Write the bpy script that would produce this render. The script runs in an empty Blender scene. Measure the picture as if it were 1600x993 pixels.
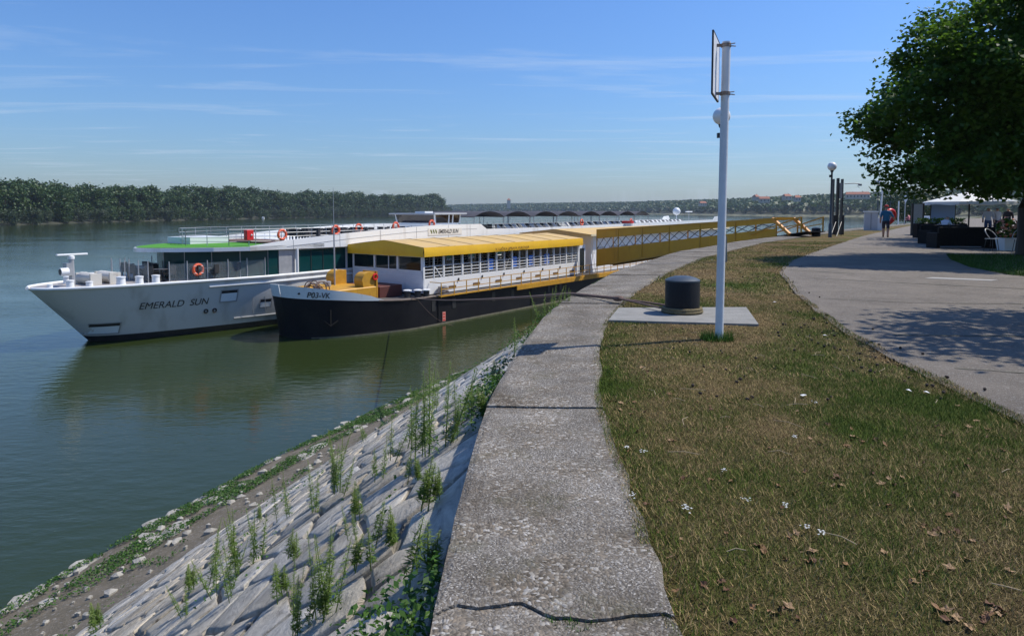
import bpy, bmesh, math, random
import numpy as np
from mathutils import Vector, Matrix, noise
random.seed(7); rng = np.random.default_rng(11)
R = math.radians
scene = bpy.context.scene
col = scene.collection
# ---------------------------------------------------------------- camera
CAMZ = 1.5
cam_d = bpy.data.cameras.new('camera'); cam = bpy.data.objects.new('camera', cam_d); col.objects.link(cam)
cam.location = (0, 0, CAMZ); cam.rotation_euler = (R(90 - 3.7), 0, 0)
cam_d.sensor_width = 36; cam_d.lens = 24.0; cam_d.shift_y = -0.0609
cam_d.clip_start = 0.1; cam_d.clip_end = 20000
scene.camera = cam
# ---------------------------------------------------------------- sky, sun, exposure
SUN_EL, SUN_AZ = 54.0, 73.0          # azimuth measured from +Y towards +X
world = bpy.data.worlds.new('World'); scene.world = world; world.use_nodes = True
wn, wl = world.node_tree.nodes, world.node_tree.links
wn.clear()
def WN(t, **k):
    n = wn.new(t)
    for a, b in k.items(): setattr(n, a, b)
    return n
w_out = WN('ShaderNodeOutputWorld'); w_bg = WN('ShaderNodeBackground')
sky = WN('ShaderNodeTexSky', sky_type='NISHITA', sun_disc=False)
sky.sun_elevation = R(SUN_EL); sky.sun_rotation = R(SUN_AZ); sky.altitude = 0; sky.air_density = 1.5; sky.dust_density = 0.6; sky.ozone_density = 10.0
w_bg.inputs['Strength'].default_value = 0.104
tc = WN('ShaderNodeTexCoord'); sx = WN('ShaderNodeSeparateXYZ'); wl.new(tc.outputs['Generated'], sx.inputs[0])
zm = WN('ShaderNodeMath', operation='MAXIMUM'); wl.new(sx.outputs['Z'], zm.inputs[0]); zm.inputs[1].default_value = 0.03
dx = WN('ShaderNodeMath', operation='DIVIDE'); wl.new(sx.outputs['X'], dx.inputs[0]); wl.new(zm.outputs[0], dx.inputs[1])
dy = WN('ShaderNodeMath', operation='DIVIDE'); wl.new(sx.outputs['Y'], dy.inputs[0]); wl.new(zm.outputs[0], dy.inputs[1])
cb = WN('ShaderNodeCombineXYZ'); wl.new(dx.outputs[0], cb.inputs[0]); wl.new(dy.outputs[0], cb.inputs[1])
mp = WN('ShaderNodeMapping'); mp.inputs['Rotation'].default_value = (0, 0, R(-34)); mp.inputs['Scale'].default_value = (0.30, 1.1, 1); wl.new(cb.outputs[0], mp.inputs[0])
n1 = WN('ShaderNodeTexNoise'); n1.inputs['Scale'].default_value = 1.1; n1.inputs['Detail'].default_value = 7; n1.inputs['Roughness'].default_value = .62; n1.inputs['Distortion'].default_value = .7; wl.new(mp.outputs[0], n1.inputs['Vector'])
cr = WN('ShaderNodeValToRGB'); cr.color_ramp.elements[0].position = .53; cr.color_ramp.elements[1].position = .78; cr.color_ramp.elements[1].color = (.46, .46, .46, 1); wl.new(n1.outputs['Fac'], cr.inputs[0])
tint = WN('ShaderNodeMixRGB', blend_type='MULTIPLY'); tint.inputs[0].default_value = 1; tint.inputs[2].default_value = (.80, .965, 1.28, 1); wl.new(sky.outputs[0], tint.inputs[1])
mixc = WN('ShaderNodeMixRGB'); mixc.inputs[2].default_value = (5.6, 6.6, 8.0, 1); wl.new(cr.outputs[0], mixc.inputs[0]); wl.new(tint.outputs[0], mixc.inputs[1])
wl.new(mixc.outputs[0], w_bg.inputs[0]); wl.new(w_bg.outputs[0], w_out.inputs[0])
sun_d = bpy.data.lights.new('sun', 'SUN'); sun = bpy.data.objects.new('sun', sun_d); col.objects.link(sun)
sun_d.energy = 4.6; sun_d.angle = R(.53); sun_d.color = (1, .945, .85)
sv = Vector((math.sin(R(SUN_AZ)) * math.cos(R(SUN_EL)), math.cos(R(SUN_AZ)) * math.cos(R(SUN_EL)), math.sin(R(SUN_EL))))
sun.rotation_euler = sv.to_track_quat('Z', 'Y').to_euler(); sun.location = (30, 10, 60)
vs = scene.view_settings; vs.view_transform = 'Standard'; vs.look = 'None'; vs.exposure = 0.12; vs.gamma = 1.0; vs.use_curve_mapping = False
try: scene.cycles.volume_bounces = 0; scene.cycles.max_bounces = 8; scene.cycles.transparent_max_bounces = 12
except Exception: pass

# ---------------------------------------------------------------- materials
MATS = {}
def mat(name, c, rough=.6, var=.0, scale=3., c2=None, bump=0., bscale=20., metal=0., spec=.5, stretch=None, attr=None, dirt=None, alpha=None, trans=0.):
    """principled material: base colour c, mottled to c2 by noise, optional bump, optional colour attribute"""
    if name in MATS: return MATS[name]
    m = bpy.data.materials.new(name); m.use_nodes = True
    nt = m.node_tree; N, L = nt.nodes, nt.links
    b = N['Principled BSDF']
    b.inputs['Roughness'].default_value = rough; b.inputs['Metallic'].default_value = metal
    b.inputs['Specular IOR Level'].default_value = spec
    b.inputs['Base Color'].default_value = (*c, 1)
    tcn = N.new('ShaderNodeTexCoord'); vec = tcn.outputs['Object']
    if stretch:
        mpn = N.new('ShaderNodeMapping'); mpn.inputs['Scale'].default_value = stretch[:3]
        if len(stretch) > 3: mpn.inputs['Rotation'].default_value = (0, 0, stretch[3])
        L.new(vec, mpn.inputs[0]); vec = mpn.outputs[0]
    src = None
    if attr:
        a = N.new('ShaderNodeAttribute'); a.attribute_name = attr; src = a.outputs['Color']
    if var or c2:
        nz = N.new('ShaderNodeTexNoise'); nz.inputs['Scale'].default_value = scale; nz.inputs['Detail'].default_value = 6; nz.inputs['Roughness'].default_value = .65
        L.new(vec, nz.inputs['Vector'])
        rp = N.new('ShaderNodeValToRGB'); rp.color_ramp.elements[0].position = .33; rp.color_ramp.elements[1].position = .67
        L.new(nz.outputs['Fac'], rp.inputs[0])
        mx = N.new('ShaderNodeMixRGB'); L.new(rp.outputs[0], mx.inputs[0])
        if src is not None:
            mx.blend_type = 'MULTIPLY'; mx.inputs[0].default_value = 1
            rp.color_ramp.elements[0].color = (1 - var, 1 - var, 1 - var, 1); rp.color_ramp.elements[1].color = (1 + var * .5,) * 3 + (1,)
            for l in list(mx.inputs[0].links): L.remove(l)
            L.new(src, mx.inputs[1]); L.new(rp.outputs[0], mx.inputs[2])
        else:
            mx.inputs[1].default_value = (*c, 1)
            cc = c2 if c2 else tuple(max(0, x * (1 - var)) for x in c)
            mx.inputs[2].default_value = (*cc, 1)
        src = mx.outputs[0]
    if dirt:
        dn = N.new('ShaderNodeTexNoise'); dn.inputs['Scale'].default_value = dirt[1]; dn.inputs['Detail'].default_value = 8
        dm = N.new('ShaderNodeMapping'); dm.inputs['Scale'].default_value = (1, 1, dirt[4] if len(dirt) > 4 else 1); L.new(tcn.outputs['Object'], dm.inputs[0]); L.new(dm.outputs[0], dn.inputs['Vector'])
        dr = N.new('ShaderNodeValToRGB'); dr.color_ramp.elements[0].position = dirt[2]; dr.color_ramp.elements[1].position = min(1, dirt[2] + .12)
        dr.color_ramp.elements[1].color = (dirt[3],) * 3 + (1,)
        L.new(dn.outputs['Fac'], dr.inputs[0])
        dx_ = N.new('ShaderNodeMixRGB'); L.new(dr.outputs[0], dx_.inputs[0]); dx_.inputs[2].default_value = (*dirt[0], 1)
        if src is not None: L.new(src, dx_.inputs[1])
        else: dx_.inputs[1].default_value = (*c, 1)
        src = dx_.outputs[0]
    if src is not None: L.new(src, b.inputs['Base Color'])
    if bump:
        bn = N.new('ShaderNodeTexNoise'); bn.inputs['Scale'].default_value = bscale; bn.inputs['Detail'].default_value = 8; bn.inputs['Roughness'].default_value = .7; L.new(vec, bn.inputs['Vector'])
        bp = N.new('ShaderNodeBump'); bp.inputs['Strength'].default_value = bump; bp.inputs['Distance'].default_value = .03
        L.new(bn.outputs['Fac'], bp.inputs['Height']); L.new(bp.outputs[0], b.inputs['Normal'])
    if trans: b.inputs['Transmission Weight'].default_value = trans
    MATS[name] = m
    return m
def leafmat(name, c1, c2, tr=.35, scale=.6):
    m = bpy.data.materials.new(name); m.use_nodes = True; N, L = m.node_tree.nodes, m.node_tree.links
    N.clear(); o = N.new('ShaderNodeOutputMaterial'); b = N.new('ShaderNodeBsdfPrincipled'); t = N.new('ShaderNodeBsdfTranslucent'); mx = N.new('ShaderNodeMixShader')
    a = N.new('ShaderNodeAttribute'); a.attribute_name = 'tint'
    r = N.new('ShaderNodeMixRGB'); r.inputs[1].default_value = (*c1, 1); r.inputs[2].default_value = (*c2, 1)
    L.new(a.outputs['Fac'], r.inputs[0]); L.new(r.outputs[0], b.inputs['Base Color']); L.new(r.outputs[0], t.inputs['Color'])
    b.inputs['Roughness'].default_value = .5; b.inputs['Specular IOR Level'].default_value = .35; mx.inputs[0].default_value = tr
    L.new(b.outputs[0], mx.inputs[1]); L.new(t.outputs[0], mx.inputs[2]); L.new(mx.outputs[0], o.inputs[0])
    MATS[name] = m; return m
M_white = mat('white_paint', (.78, .79, .78), .35, dirt=((.42, .38, .33), .8, .6, .35, .25))
M_shipwhite = mat('ship_white', (.80, .81, .80), .30, dirt=((.50, .48, .43), 1.1, .56, .5, .12), bump=.10, bscale=.9)
M_boot = mat('boot_top_black', (.02, .02, .024), .5, c2=(.05, .045, .04), scale=1.)
M_black_hull = mat('barge_black', (.006, .006, .010), .5, spec=.25, c2=(.014, .014, .016), scale=.8, dirt=((.07, .055, .04), .7, .68, .5, .12), bump=.12, bscale=1.5)
M_bulwark = mat('bulwark_paint', (.74, .78, .78), .4, dirt=((.38, .36, .32), 1.2, .6, .5, .3))
M_yellow = mat('tarp_yellow', (.86, .50, .012), .55, c2=(.76, .42, .012), scale=.7, bump=.25, bscale=1.4)
M_yroof = mat('tarp_faded', (.60, .40, .13), .7, c2=(.52, .36, .16), scale=.5, dirt=((.36, .26, .13), .9, .58, .5), bump=.15, bscale=1.)
M_ysteel = mat('steel_yellow', (.58, .31, .02), .5, c2=(.45, .22, .02), scale=2.5, dirt=((.22, .10, .04), 3., .62, .6, .4))
M_orange = mat('gangway_orange', (.62, .32, .010), .6, c2=(.54, .27, .010), scale=.8, dirt=((.25, .12, .02), 1.1, .64, .5, .3), bump=.15, bscale=1.5)
M_dark = mat('dark_metal', (.02, .021, .023), .5, c2=(.04, .038, .036), scale=4)
M_glass = mat('dark_glass', (.007, .015, .017), .08, spec=.3)
M_teal = mat('teal_glass', (.006, .045, .046), .08, spec=.22)
M_interior = mat('interior_dark', (.03, .025, .02), .8, c2=(.06, .05, .04), scale=1.)
M_deck = mat('deck_grey', (.30, .29, .28), .7, c2=(.38, .34, .31), scale=1.5)
M_turf = mat('artificial_turf', (.07, .28, .01), .85, c2=(.055, .22, .01), scale=4, bump=.3, bscale=60)
M_red = mat('red_plastic', (.65, .02, .02), .35)
M_ring = mat('ring_orange', (.80, .12, .04), .45)
M_wood = mat('deck_wood', (.16, .07, .03), .6, c2=(.10, .045, .02), scale=3)
M_grey = mat('galvanised', (.42, .43, .44), .45, c2=(.34, .35, .36), scale=3., metal=.3)
M_siding = mat('siding_white', (.70, .72, .75), .5, dirt=((.45, .44, .42), 1.4, .6, .4, .3))
M_blue = mat('blue_plastic', (.04, .20, .70), .5)
M_navy = mat('navy', (.02, .05, .30), .5)
M_rope = mat('rope', (.22, .14, .11), .9, c2=(.13, .09, .07), scale=14, bump=.6, bscale=60)
M_globe = mat('globe_white', (.80, .80, .79), .3, spec=.5)
M_concrete = mat('pad_concrete', (.27, .262, .24), .9, c2=(.20, .195, .175), scale=4., bump=.35, bscale=60, dirt=((.16, .15, .13), 6, .6, .5))
M_bark = mat('bark', (.07, .055, .042), .9, c2=(.035, .028, .022), scale=5., bump=1., bscale=12, stretch=(1, 1, .25))
M_leaf = leafmat('tree_leaf', (.030, .085, .009), (.11, .20, .020), .48)
M_leaf_far = leafmat('far_leaf', (.025, .064, .015), (.066, .112, .026), .2)
M_leaf_willow = leafmat('willow_leaf', (.034, .062, .026), (.065, .095, .040), .15)
M_weed = leafmat('weed_leaf', (.09, .19, .03), (.30, .36, .10), .4)
M_cover = leafmat('ground_cover_leaf', (.025, .085, .010), (.075, .16, .02), .3)
M_parasol = mat('parasol_cloth', (.75, .75, .72), .8, c2=(.66, .66, .63), scale=1.5)
M_skin = mat('skin', (.42, .24, .16), .55)
M_hair = mat('hair', (.05, .03, .02), .7)
M_shirt = mat('shirt_blue', (.02, .14, .26), .8, c2=(.015, .11, .2), scale=6)
M_shorts = mat('shorts_dark', (.02, .022, .035), .8)
M_wshirt = mat('shirt_white', (.55, .58, .66), .8)
M_jeans = mat('jeans', (.05, .08, .17), .8)
M_cap = mat('cap_red', (.5, .02, .02), .6)
M_rock = None

# ---------------------------------------------------------------- mesh helper
class MB:
    def __init__(s): s.v = []; s.f = []
    def add(s, vs, fs):
        o = len(s.v); s.v += [tuple(v) for v in vs]; s.f += [tuple(i + o for i in f) for f in fs]; return s
    def box(s, x0, x1, y0, y1, z0, z1):
        v = [(x, y, z) for z in (z0, z1) for y in (y0, y1) for x in (x0, x1)]
        return s.add(v, [(0, 2, 3, 1), (4, 5, 7, 6), (0, 1, 5, 4), (2, 6, 7, 3), (0, 4, 6, 2), (1, 3, 7, 5)])
    def tube(s, pts, r, n=6, r2=None, caps=True):
        pts = [Vector(p) for p in pts]; m = len(pts); V = []; F = []
        up = Vector((0, 0, 1))
        for i, p in enumerate(pts):
            d = (pts[min(i + 1, m - 1)] - pts[max(i - 1, 0)]).normalized()
            a = d.cross(up);
            if a.length < .05: a = d.cross(Vector((1, 0, 0)))
            a.normalize(); b = a.cross(d).normalized()
            rr = r if r2 is None else r + (r2 - r) * i / (m - 1)
            if hasattr(r, '__len__'): rr = r[i]
            for k in range(n):
                t = 2 * math.pi * (k + .5) / n
                V.append(p + a * (rr * math.cos(t)) + b * (rr * math.sin(t)))
        for i in range(m - 1):
            for k in range(n):
                F.append((i * n + k, i * n + (k + 1) % n, (i + 1) * n + (k + 1) % n, (i + 1) * n + k))
        if caps: F.append(tuple(range(n))[::-1]); F.append(tuple((m - 1) * n + k for k in range(n)))
        return s.add(V, F)
    def bar(s, p, q, w, h=None):
        """square bar"""
        return s.tube([p, q], w * .7071, 4)
    def prism(s, pts, z0, z1):
        """polygon (list of xy) extruded in z"""
        n = len(pts); V = [(x, y, z0) for x, y in pts] + [(x, y, z1) for x, y in pts]
        return s.add(V, [tuple(range(n))[::-1], tuple(range(n, 2 * n))] + [(i, (i + 1) % n, (i + 1) % n + n, i + n) for i in range(n)])
    def lathe(s, prof, c=(0, 0, 0), n=24):
        V = []; F = []; m = len(prof)
        for r, z in prof:
            for k in range(n):
                t = 2 * math.pi * k / n; V.append((c[0] + r * math.cos(t), c[1] + r * math.sin(t), c[2] + z))
        for i in range(m - 1):
            for k in range(n): F.append((i * n + k, i * n + (k + 1) % n, (i + 1) * n + (k + 1) % n, (i + 1) * n + k))
        F.append(tuple(range(n))[::-1]); F.append(tuple((m - 1) * n + k for k in range(n)))
        return s.add(V, F)
    def sphere(s, c, r, nu=16, nv=10, sc=(1, 1, 1)):
        prof = [(max(1e-4, math.sin(math.pi * i / nv)) * r, -math.cos(math.pi * i / nv) * r) for i in range(nv + 1)]
        o = len(s.v); s.lathe(prof, (0, 0, 0), nu)
        for i in range(o, len(s.v)):
            x, y, z = s.v[i]; s.v[i] = (c[0] + x * sc[0], c[1] + y * sc[1], c[2] + z * sc[2])
        return s
    def torus(s, c, Rr, r, axis='x', n=24, m=8, ax2=None):
        V = []; F = []
        for i in range(n):
            t = 2 * math.pi * i / n
            for k in range(m):
                q = 2 * math.pi * k / m; rr = Rr + r * math.cos(q); h = r * math.sin(q)
                p = {'x': (h, rr * math.cos(t), rr * math.sin(t)), 'y': (rr * math.cos(t), h, rr * math.sin(t)), 'z': (rr * math.cos(t), rr * math.sin(t), h)}[axis]
                V.append((c[0] + p[0], c[1] + p[1], c[2] + p[2]))
        for i in range(n):
            for k in range(m): F.append((i * m + k, ((i + 1) % n) * m + k, ((i + 1) % n) * m + (k + 1) % m, i * m + (k + 1) % m))
        return s.add(V, F)
    def mesh(s, name):
        me = bpy.data.meshes.new(name); me.from_pydata(s.v, [], s.f); me.update(); return me
    def build(s, name, m, parent=None, smooth=False, bevel=0., fixn=True):
        me = s.mesh(name)
        if fixn:
            bm = bmesh.new(); bm.from_mesh(me); bmesh.ops.recalc_face_normals(bm, faces=bm.faces)
            if bevel: bmesh.ops.bevel(bm, geom=[e for e in bm.edges], offset=bevel, segments=1, affect='EDGES')
            bm.to_mesh(me); bm.free()
        return obj(name, me, m, parent, smooth)
def obj(name, me, m, parent=None, smooth=False):
    if m is not None and not me.materials: me.materials.append(m)
    if smooth:
        me.polygons.foreach_set('use_smooth', [True] * len(me.polygons))
        try: me.set_sharp_from_angle(angle=R(40))
        except Exception: pass
    o = bpy.data.objects.new(name, me); col.objects.link(o)
    if parent is not None: o.parent = parent
    return o
def empty(name, loc=(0, 0, 0), rz=0.):
    o = bpy.data.objects.new(name, None); col.objects.link(o); o.location = loc; o.rotation_euler = (0, 0, rz); o.empty_display_size = .3
    return o
def tag(o, label=None, cat=None, group=None, kind=None):
    if label: o['label'] = label
    if cat: o['category'] = cat
    if group: o['group'] = group
    if kind: o['kind'] = kind
    return o
def copy_tree(o, parent=None):
    c = o.copy(); col.objects.link(c); c.parent = parent
    for ch in [x for x in bpy.data.objects if x.parent == o]: copy_tree(ch, c)
    return c
def text_mesh(txt, size, shear=0., bold=.0):
    cu = bpy.data.curves.new('lettering', 'FONT'); cu.body = txt; cu.size = size; cu.shear = shear; cu.offset = bold; cu.fill_mode = 'FRONT'
    o = bpy.data.objects.new('lettering', cu); col.objects.link(o)
    dg = bpy.context.evaluated_depsgraph_get(); dg.update()
    me = bpy.data.meshes.new_from_object(o.evaluated_get(dg)); bpy.data.objects.remove(o); bpy.data.curves.remove(cu)
    return me
def nz(x, y, z=0.): return noise.noise(Vector((x, y, z)))
def interp(x, T): return float(np.interp(x, [a for a, b in T], [b for a, b in T]))

# ================================================================= THE GROUND
WZ = -6.0
_o = [(-8, -.3), (0, -.3), (2.33, -.29), (3.32, -.28), (5.09, -.21), (6.89, .02), (9.95, .50), (12.27, 1.12), (16.82, 2.55), (24.63, 5.85), (33.39, 10.9), (44.55, 18.6), (60, 30), (80, 45.5), (110, 69), (160, 108), (260, 190)]
_i = [(-8, .58), (0, .58), (2.33, .6), (3.32, .64), (5.09, .68), (7.56, .97), (9.36, 1.35), (12.76, 2.36), (16.82, 3.9), (21.92, 6.2), (32.05, 11.75), (44.55, 20.2), (60, 31.6), (80, 47.2), (110, 70.8), (160, 110), (260, 192)]
_r = [(-8, 3.5), (4.7, 3.59), (5.45, 3.63), (7.21, 3.90), (8.83, 4.20), (11.38, 4.85), (14, 5.7), (16.82, 6.6), (20.51, 8.35), (29.12, 13.6), (42.2, 21.8), (73, 42.8), (107, 65.5), (160, 112), (260, 194)]
YS = np.linspace(-8, 260, 1341)
def smooth_tab(T):
    v = np.interp(YS, [a for a, b in T], [b for a, b in T])
    k = np.hanning(15); k /= k.sum(); p = np.pad(v, 7, mode='reflect', reflect_type='odd'); return np.convolve(p, k, 'valid')
TO, TI, TR = smooth_tab(_o), smooth_tab(_i), smooth_tab(_r)
xo = lambda y: float(np.interp(y, YS, TO)); xi = lambda y: float(np.interp(y, YS, TI))
def xr(y): return float(np.interp(y, YS, TR)) + .05 * nz(y * 1.3, 3.3) + .03 * nz(y * 4, 9.)
# base land sheet, reaching far inland
Yl = np.concatenate([np.arange(-8, 60, 1.), np.arange(60, 261, 10.)])
me = MB(); n = len(Yl)
V = []; F = []
for y in Yl: V += [(xo(y) + .12, y, -.06), (max(xo(y) + 60, 300.), y, -.06)]
for i in range(n - 1): F.append((2 * i, 2 * i + 1, 2 * i + 3, 2 * i + 2))
me.add(V, F)
def grass_ground_mat(name):
    m = bpy.data.materials.new(name); m.use_nodes = True; N, L = m.node_tree.nodes, m.node_tree.links; b = N['Principled BSDF']; b.inputs['Roughness'].default_value = .95; b.inputs['Specular IOR Level'].default_value = .1
    t = N.new('ShaderNodeTexCoord'); a = N.new('ShaderNodeTexNoise'); a.inputs['Scale'].default_value = .9; a.inputs['Detail'].default_value = 8; a.inputs['Roughness'].default_value = .7; L.new(t.outputs['Object'], a.inputs['Vector'])
    r = N.new('ShaderNodeValToRGB'); e = r.color_ramp.elements; e[0].position = .36; e[0].color = (.075, .095, .022, 1); e[1].position = .62; e[1].color = (.215, .165, .085, 1); L.new(a.outputs['Fac'], r.inputs[0])
    f = N.new('ShaderNodeTexNoise'); f.inputs['Scale'].default_value = 45; f.inputs['Detail'].default_value = 6; f.inputs['Roughness'].default_value = .8; L.new(t.outputs['Object'], f.inputs['Vector'])
    fr = N.new('ShaderNodeValToRGB'); fr.color_ramp.elements[0].position = .3; fr.color_ramp.elements[0].color = (.45, .45, .45, 1); fr.color_ramp.elements[1].position = .7; fr.color_ramp.elements[1].color = (1.25, 1.2, 1.1, 1); L.new(f.outputs['Fac'], fr.inputs[0])
    mx = N.new('ShaderNodeMixRGB'); mx.blend_type = 'MULTIPLY'; mx.inputs[0].default_value = 1; L.new(r.outputs[0], mx.inputs[1]); L.new(fr.outputs[0], mx.inputs[2]); L.new(mx.outputs[0], b.inputs['Base Color'])
    bp = N.new('ShaderNodeBump'); bp.inputs['Strength'].default_value = .8; bp.inputs['Distance'].default_value = .04; L.new(f.outputs['Fac'], bp.inputs['Height']); L.new(bp.outputs[0], b.inputs['Normal'])
    return m
M_lawn = grass_ground_mat('dry_grass_ground')
tag(me.build('ground', M_lawn, fixn=False), kind='structure')
# lawn strip between coping and road, gently uneven
def lawn_z(x, y): return .014 + .018 * nz(x * 1.4, y * 1.4, 2.)
def lawn_green(x, y):
    g = .5 + .75 * nz(x * .55 + 3, y * .45) + .4 * nz(x * 1.9, y * 1.5, 4.) + .22 * nz(x * 5, y * 5, 8.)
    d = x - xi(y); g += .16 * math.exp(-(d / .35) ** 2)
    e = xr(y) - x; g += .10 * math.exp(-((e - .55) / .3) ** 2)
    return max(0., min(.9, g - .20 + .16 * max(0., min(1., (7.5 - y) / 4))))
def lawn_col(g, x, y):
    a = np.array((.255, .180, .080)); b = np.array((.085, .118, .018)); c = np.array((.15, .095, .05))
    k = max(0, min(1, .5 + 1.1 * nz(x * .8 + 9, y * .8 + 2, 1.)))
    base = a * (1 - .55 * k) + c * .55 * k
    return (base * (1 - g) + b * g) * .82
ly = np.concatenate([np.arange(1.2, 14, .09), np.arange(14, 45, .35), np.arange(45, 161, 3.)])
K = 46; V = []; F = []; C = []
for y in ly:
    a, b = xi(y) - .10, xr(y) + .06
    for k in range(K):
        x = a + (b - a) * k / (K - 1); V.append((x, y, .002 + .018 * nz(x * 1.4, y * 1.4, 2.) + (.012 if 2 < k < K - 3 else -.012)))
        g = lawn_green(x, y); C.append((*lawn_col(g, x, y), 1))
for i in range(len(ly) - 1):
    for k in range(K - 1): F.append((i * K + k, i * K + k + 1, (i + 1) * K + k + 1, (i + 1) * K + k))
lm = bpy.data.meshes.new('lawn'); lm.from_pydata(V, [], F)
ca = lm.color_attributes.new('tint', 'FLOAT_COLOR', 'POINT'); ca.data.foreach_set('color', np.array(C, dtype=np.float32).ravel())
M_lawnc = mat('lawn_soil', (.2, .15, .08), .95, var=.85, scale=75, attr='tint', bump=1., bscale=70, spec=.1)
tag(obj('lawn', lm, M_lawnc, None, True), kind='structure')

# promenade path: asphalt sheet
M_asphalt = mat('asphalt', (.225, .195, .160), .9, c2=(.150, .130, .108), scale=1.1, bump=.9, bscale=70, dirt=((.30, .28, .25), 45, .55, .8), spec=.2)
V = []; F = []; ry = np.concatenate([np.arange(1.0, 40, .3), np.arange(40, 241, 4.)])
def road_right(y): return interp(y, [(0, 40), (13.5, 40), (14.6, 12.0), (16, 11.7), (18.2, 12.3), (21, 13.6), (23.4, 15.0), (24.2, 34), (30, 44), (60, 60), (110, 82), (160, 122), (260, 204)])
for y in ry: V += [(xr(y), y, .014), (road_right(y), y, .014)]
for i in range(len(ry) - 1): F.append((2 * i, 2 * i + 1, 2 * i + 3, 2 * i + 2))
road = tag(MB().add(V, F).build('road', M_asphalt, fixn=False), kind='structure')
# tar joints across the path and a pale patch
M_tar = mat('joint_tar', (.05, .045, .04), .9, c2=(.09, .09, .05), scale=6)
for (pts, w) in ([[(4.6, 8.15), (6.2, 8.05), (7.4, 7.75), (8.6, 7.5)], .03], [[(6.7, 15.2), (8.0, 14.2), (10.0, 12.9), (12.0, 12.2)], .035], [[(7.0, 17.2), (8.3, 16.2)], .05], [[(11, 27), (17, 27.6)], .05], [[(5.3, 11.6), (6.6, 11.0), (8.2, 10.9), (9.6, 10.2)], .02], [[(4.2, 6.4), (5.0, 6.1), (6.0, 6.2)], .015], [[(7.6, 18.6), (10.2, 19.4)], .03], [[(8.0, 13.9), (8.5, 11.2), (8.3, 9.4)], .018]):
    m = MB(); V = []; P = []
    for a, b in zip(pts[:-1], pts[1:]):
        for k in range(14): P.append((a[0] + (b[0] - a[0]) * k / 14, a[1] + (b[1] - a[1]) * k / 14))
    for (x, y) in P:
        j = .05 * nz(x * 5, y * 5); ww = w * (.6 + .8 * abs(nz(x * 9, y * 3))); V += [(x, y - ww + j, .019), (x, y + ww + j, .019)]
    m.add(V, [(2 * i, 2 * i + 1, 2 * i + 3, 2 * i + 2) for i in range(len(P) - 1)])
    m.build('tar_joint', M_tar, road, fixn=False)
m = MB().prism([(9.15, 15.1), (10.25, 14.55), (10.55, 14.75), (9.5, 15.35)], .015, .020); m.build('concrete_patch', mat('pale_patch', (.34, .325, .30), .9, c2=(.28, .27, .25), scale=5), road)

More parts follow.
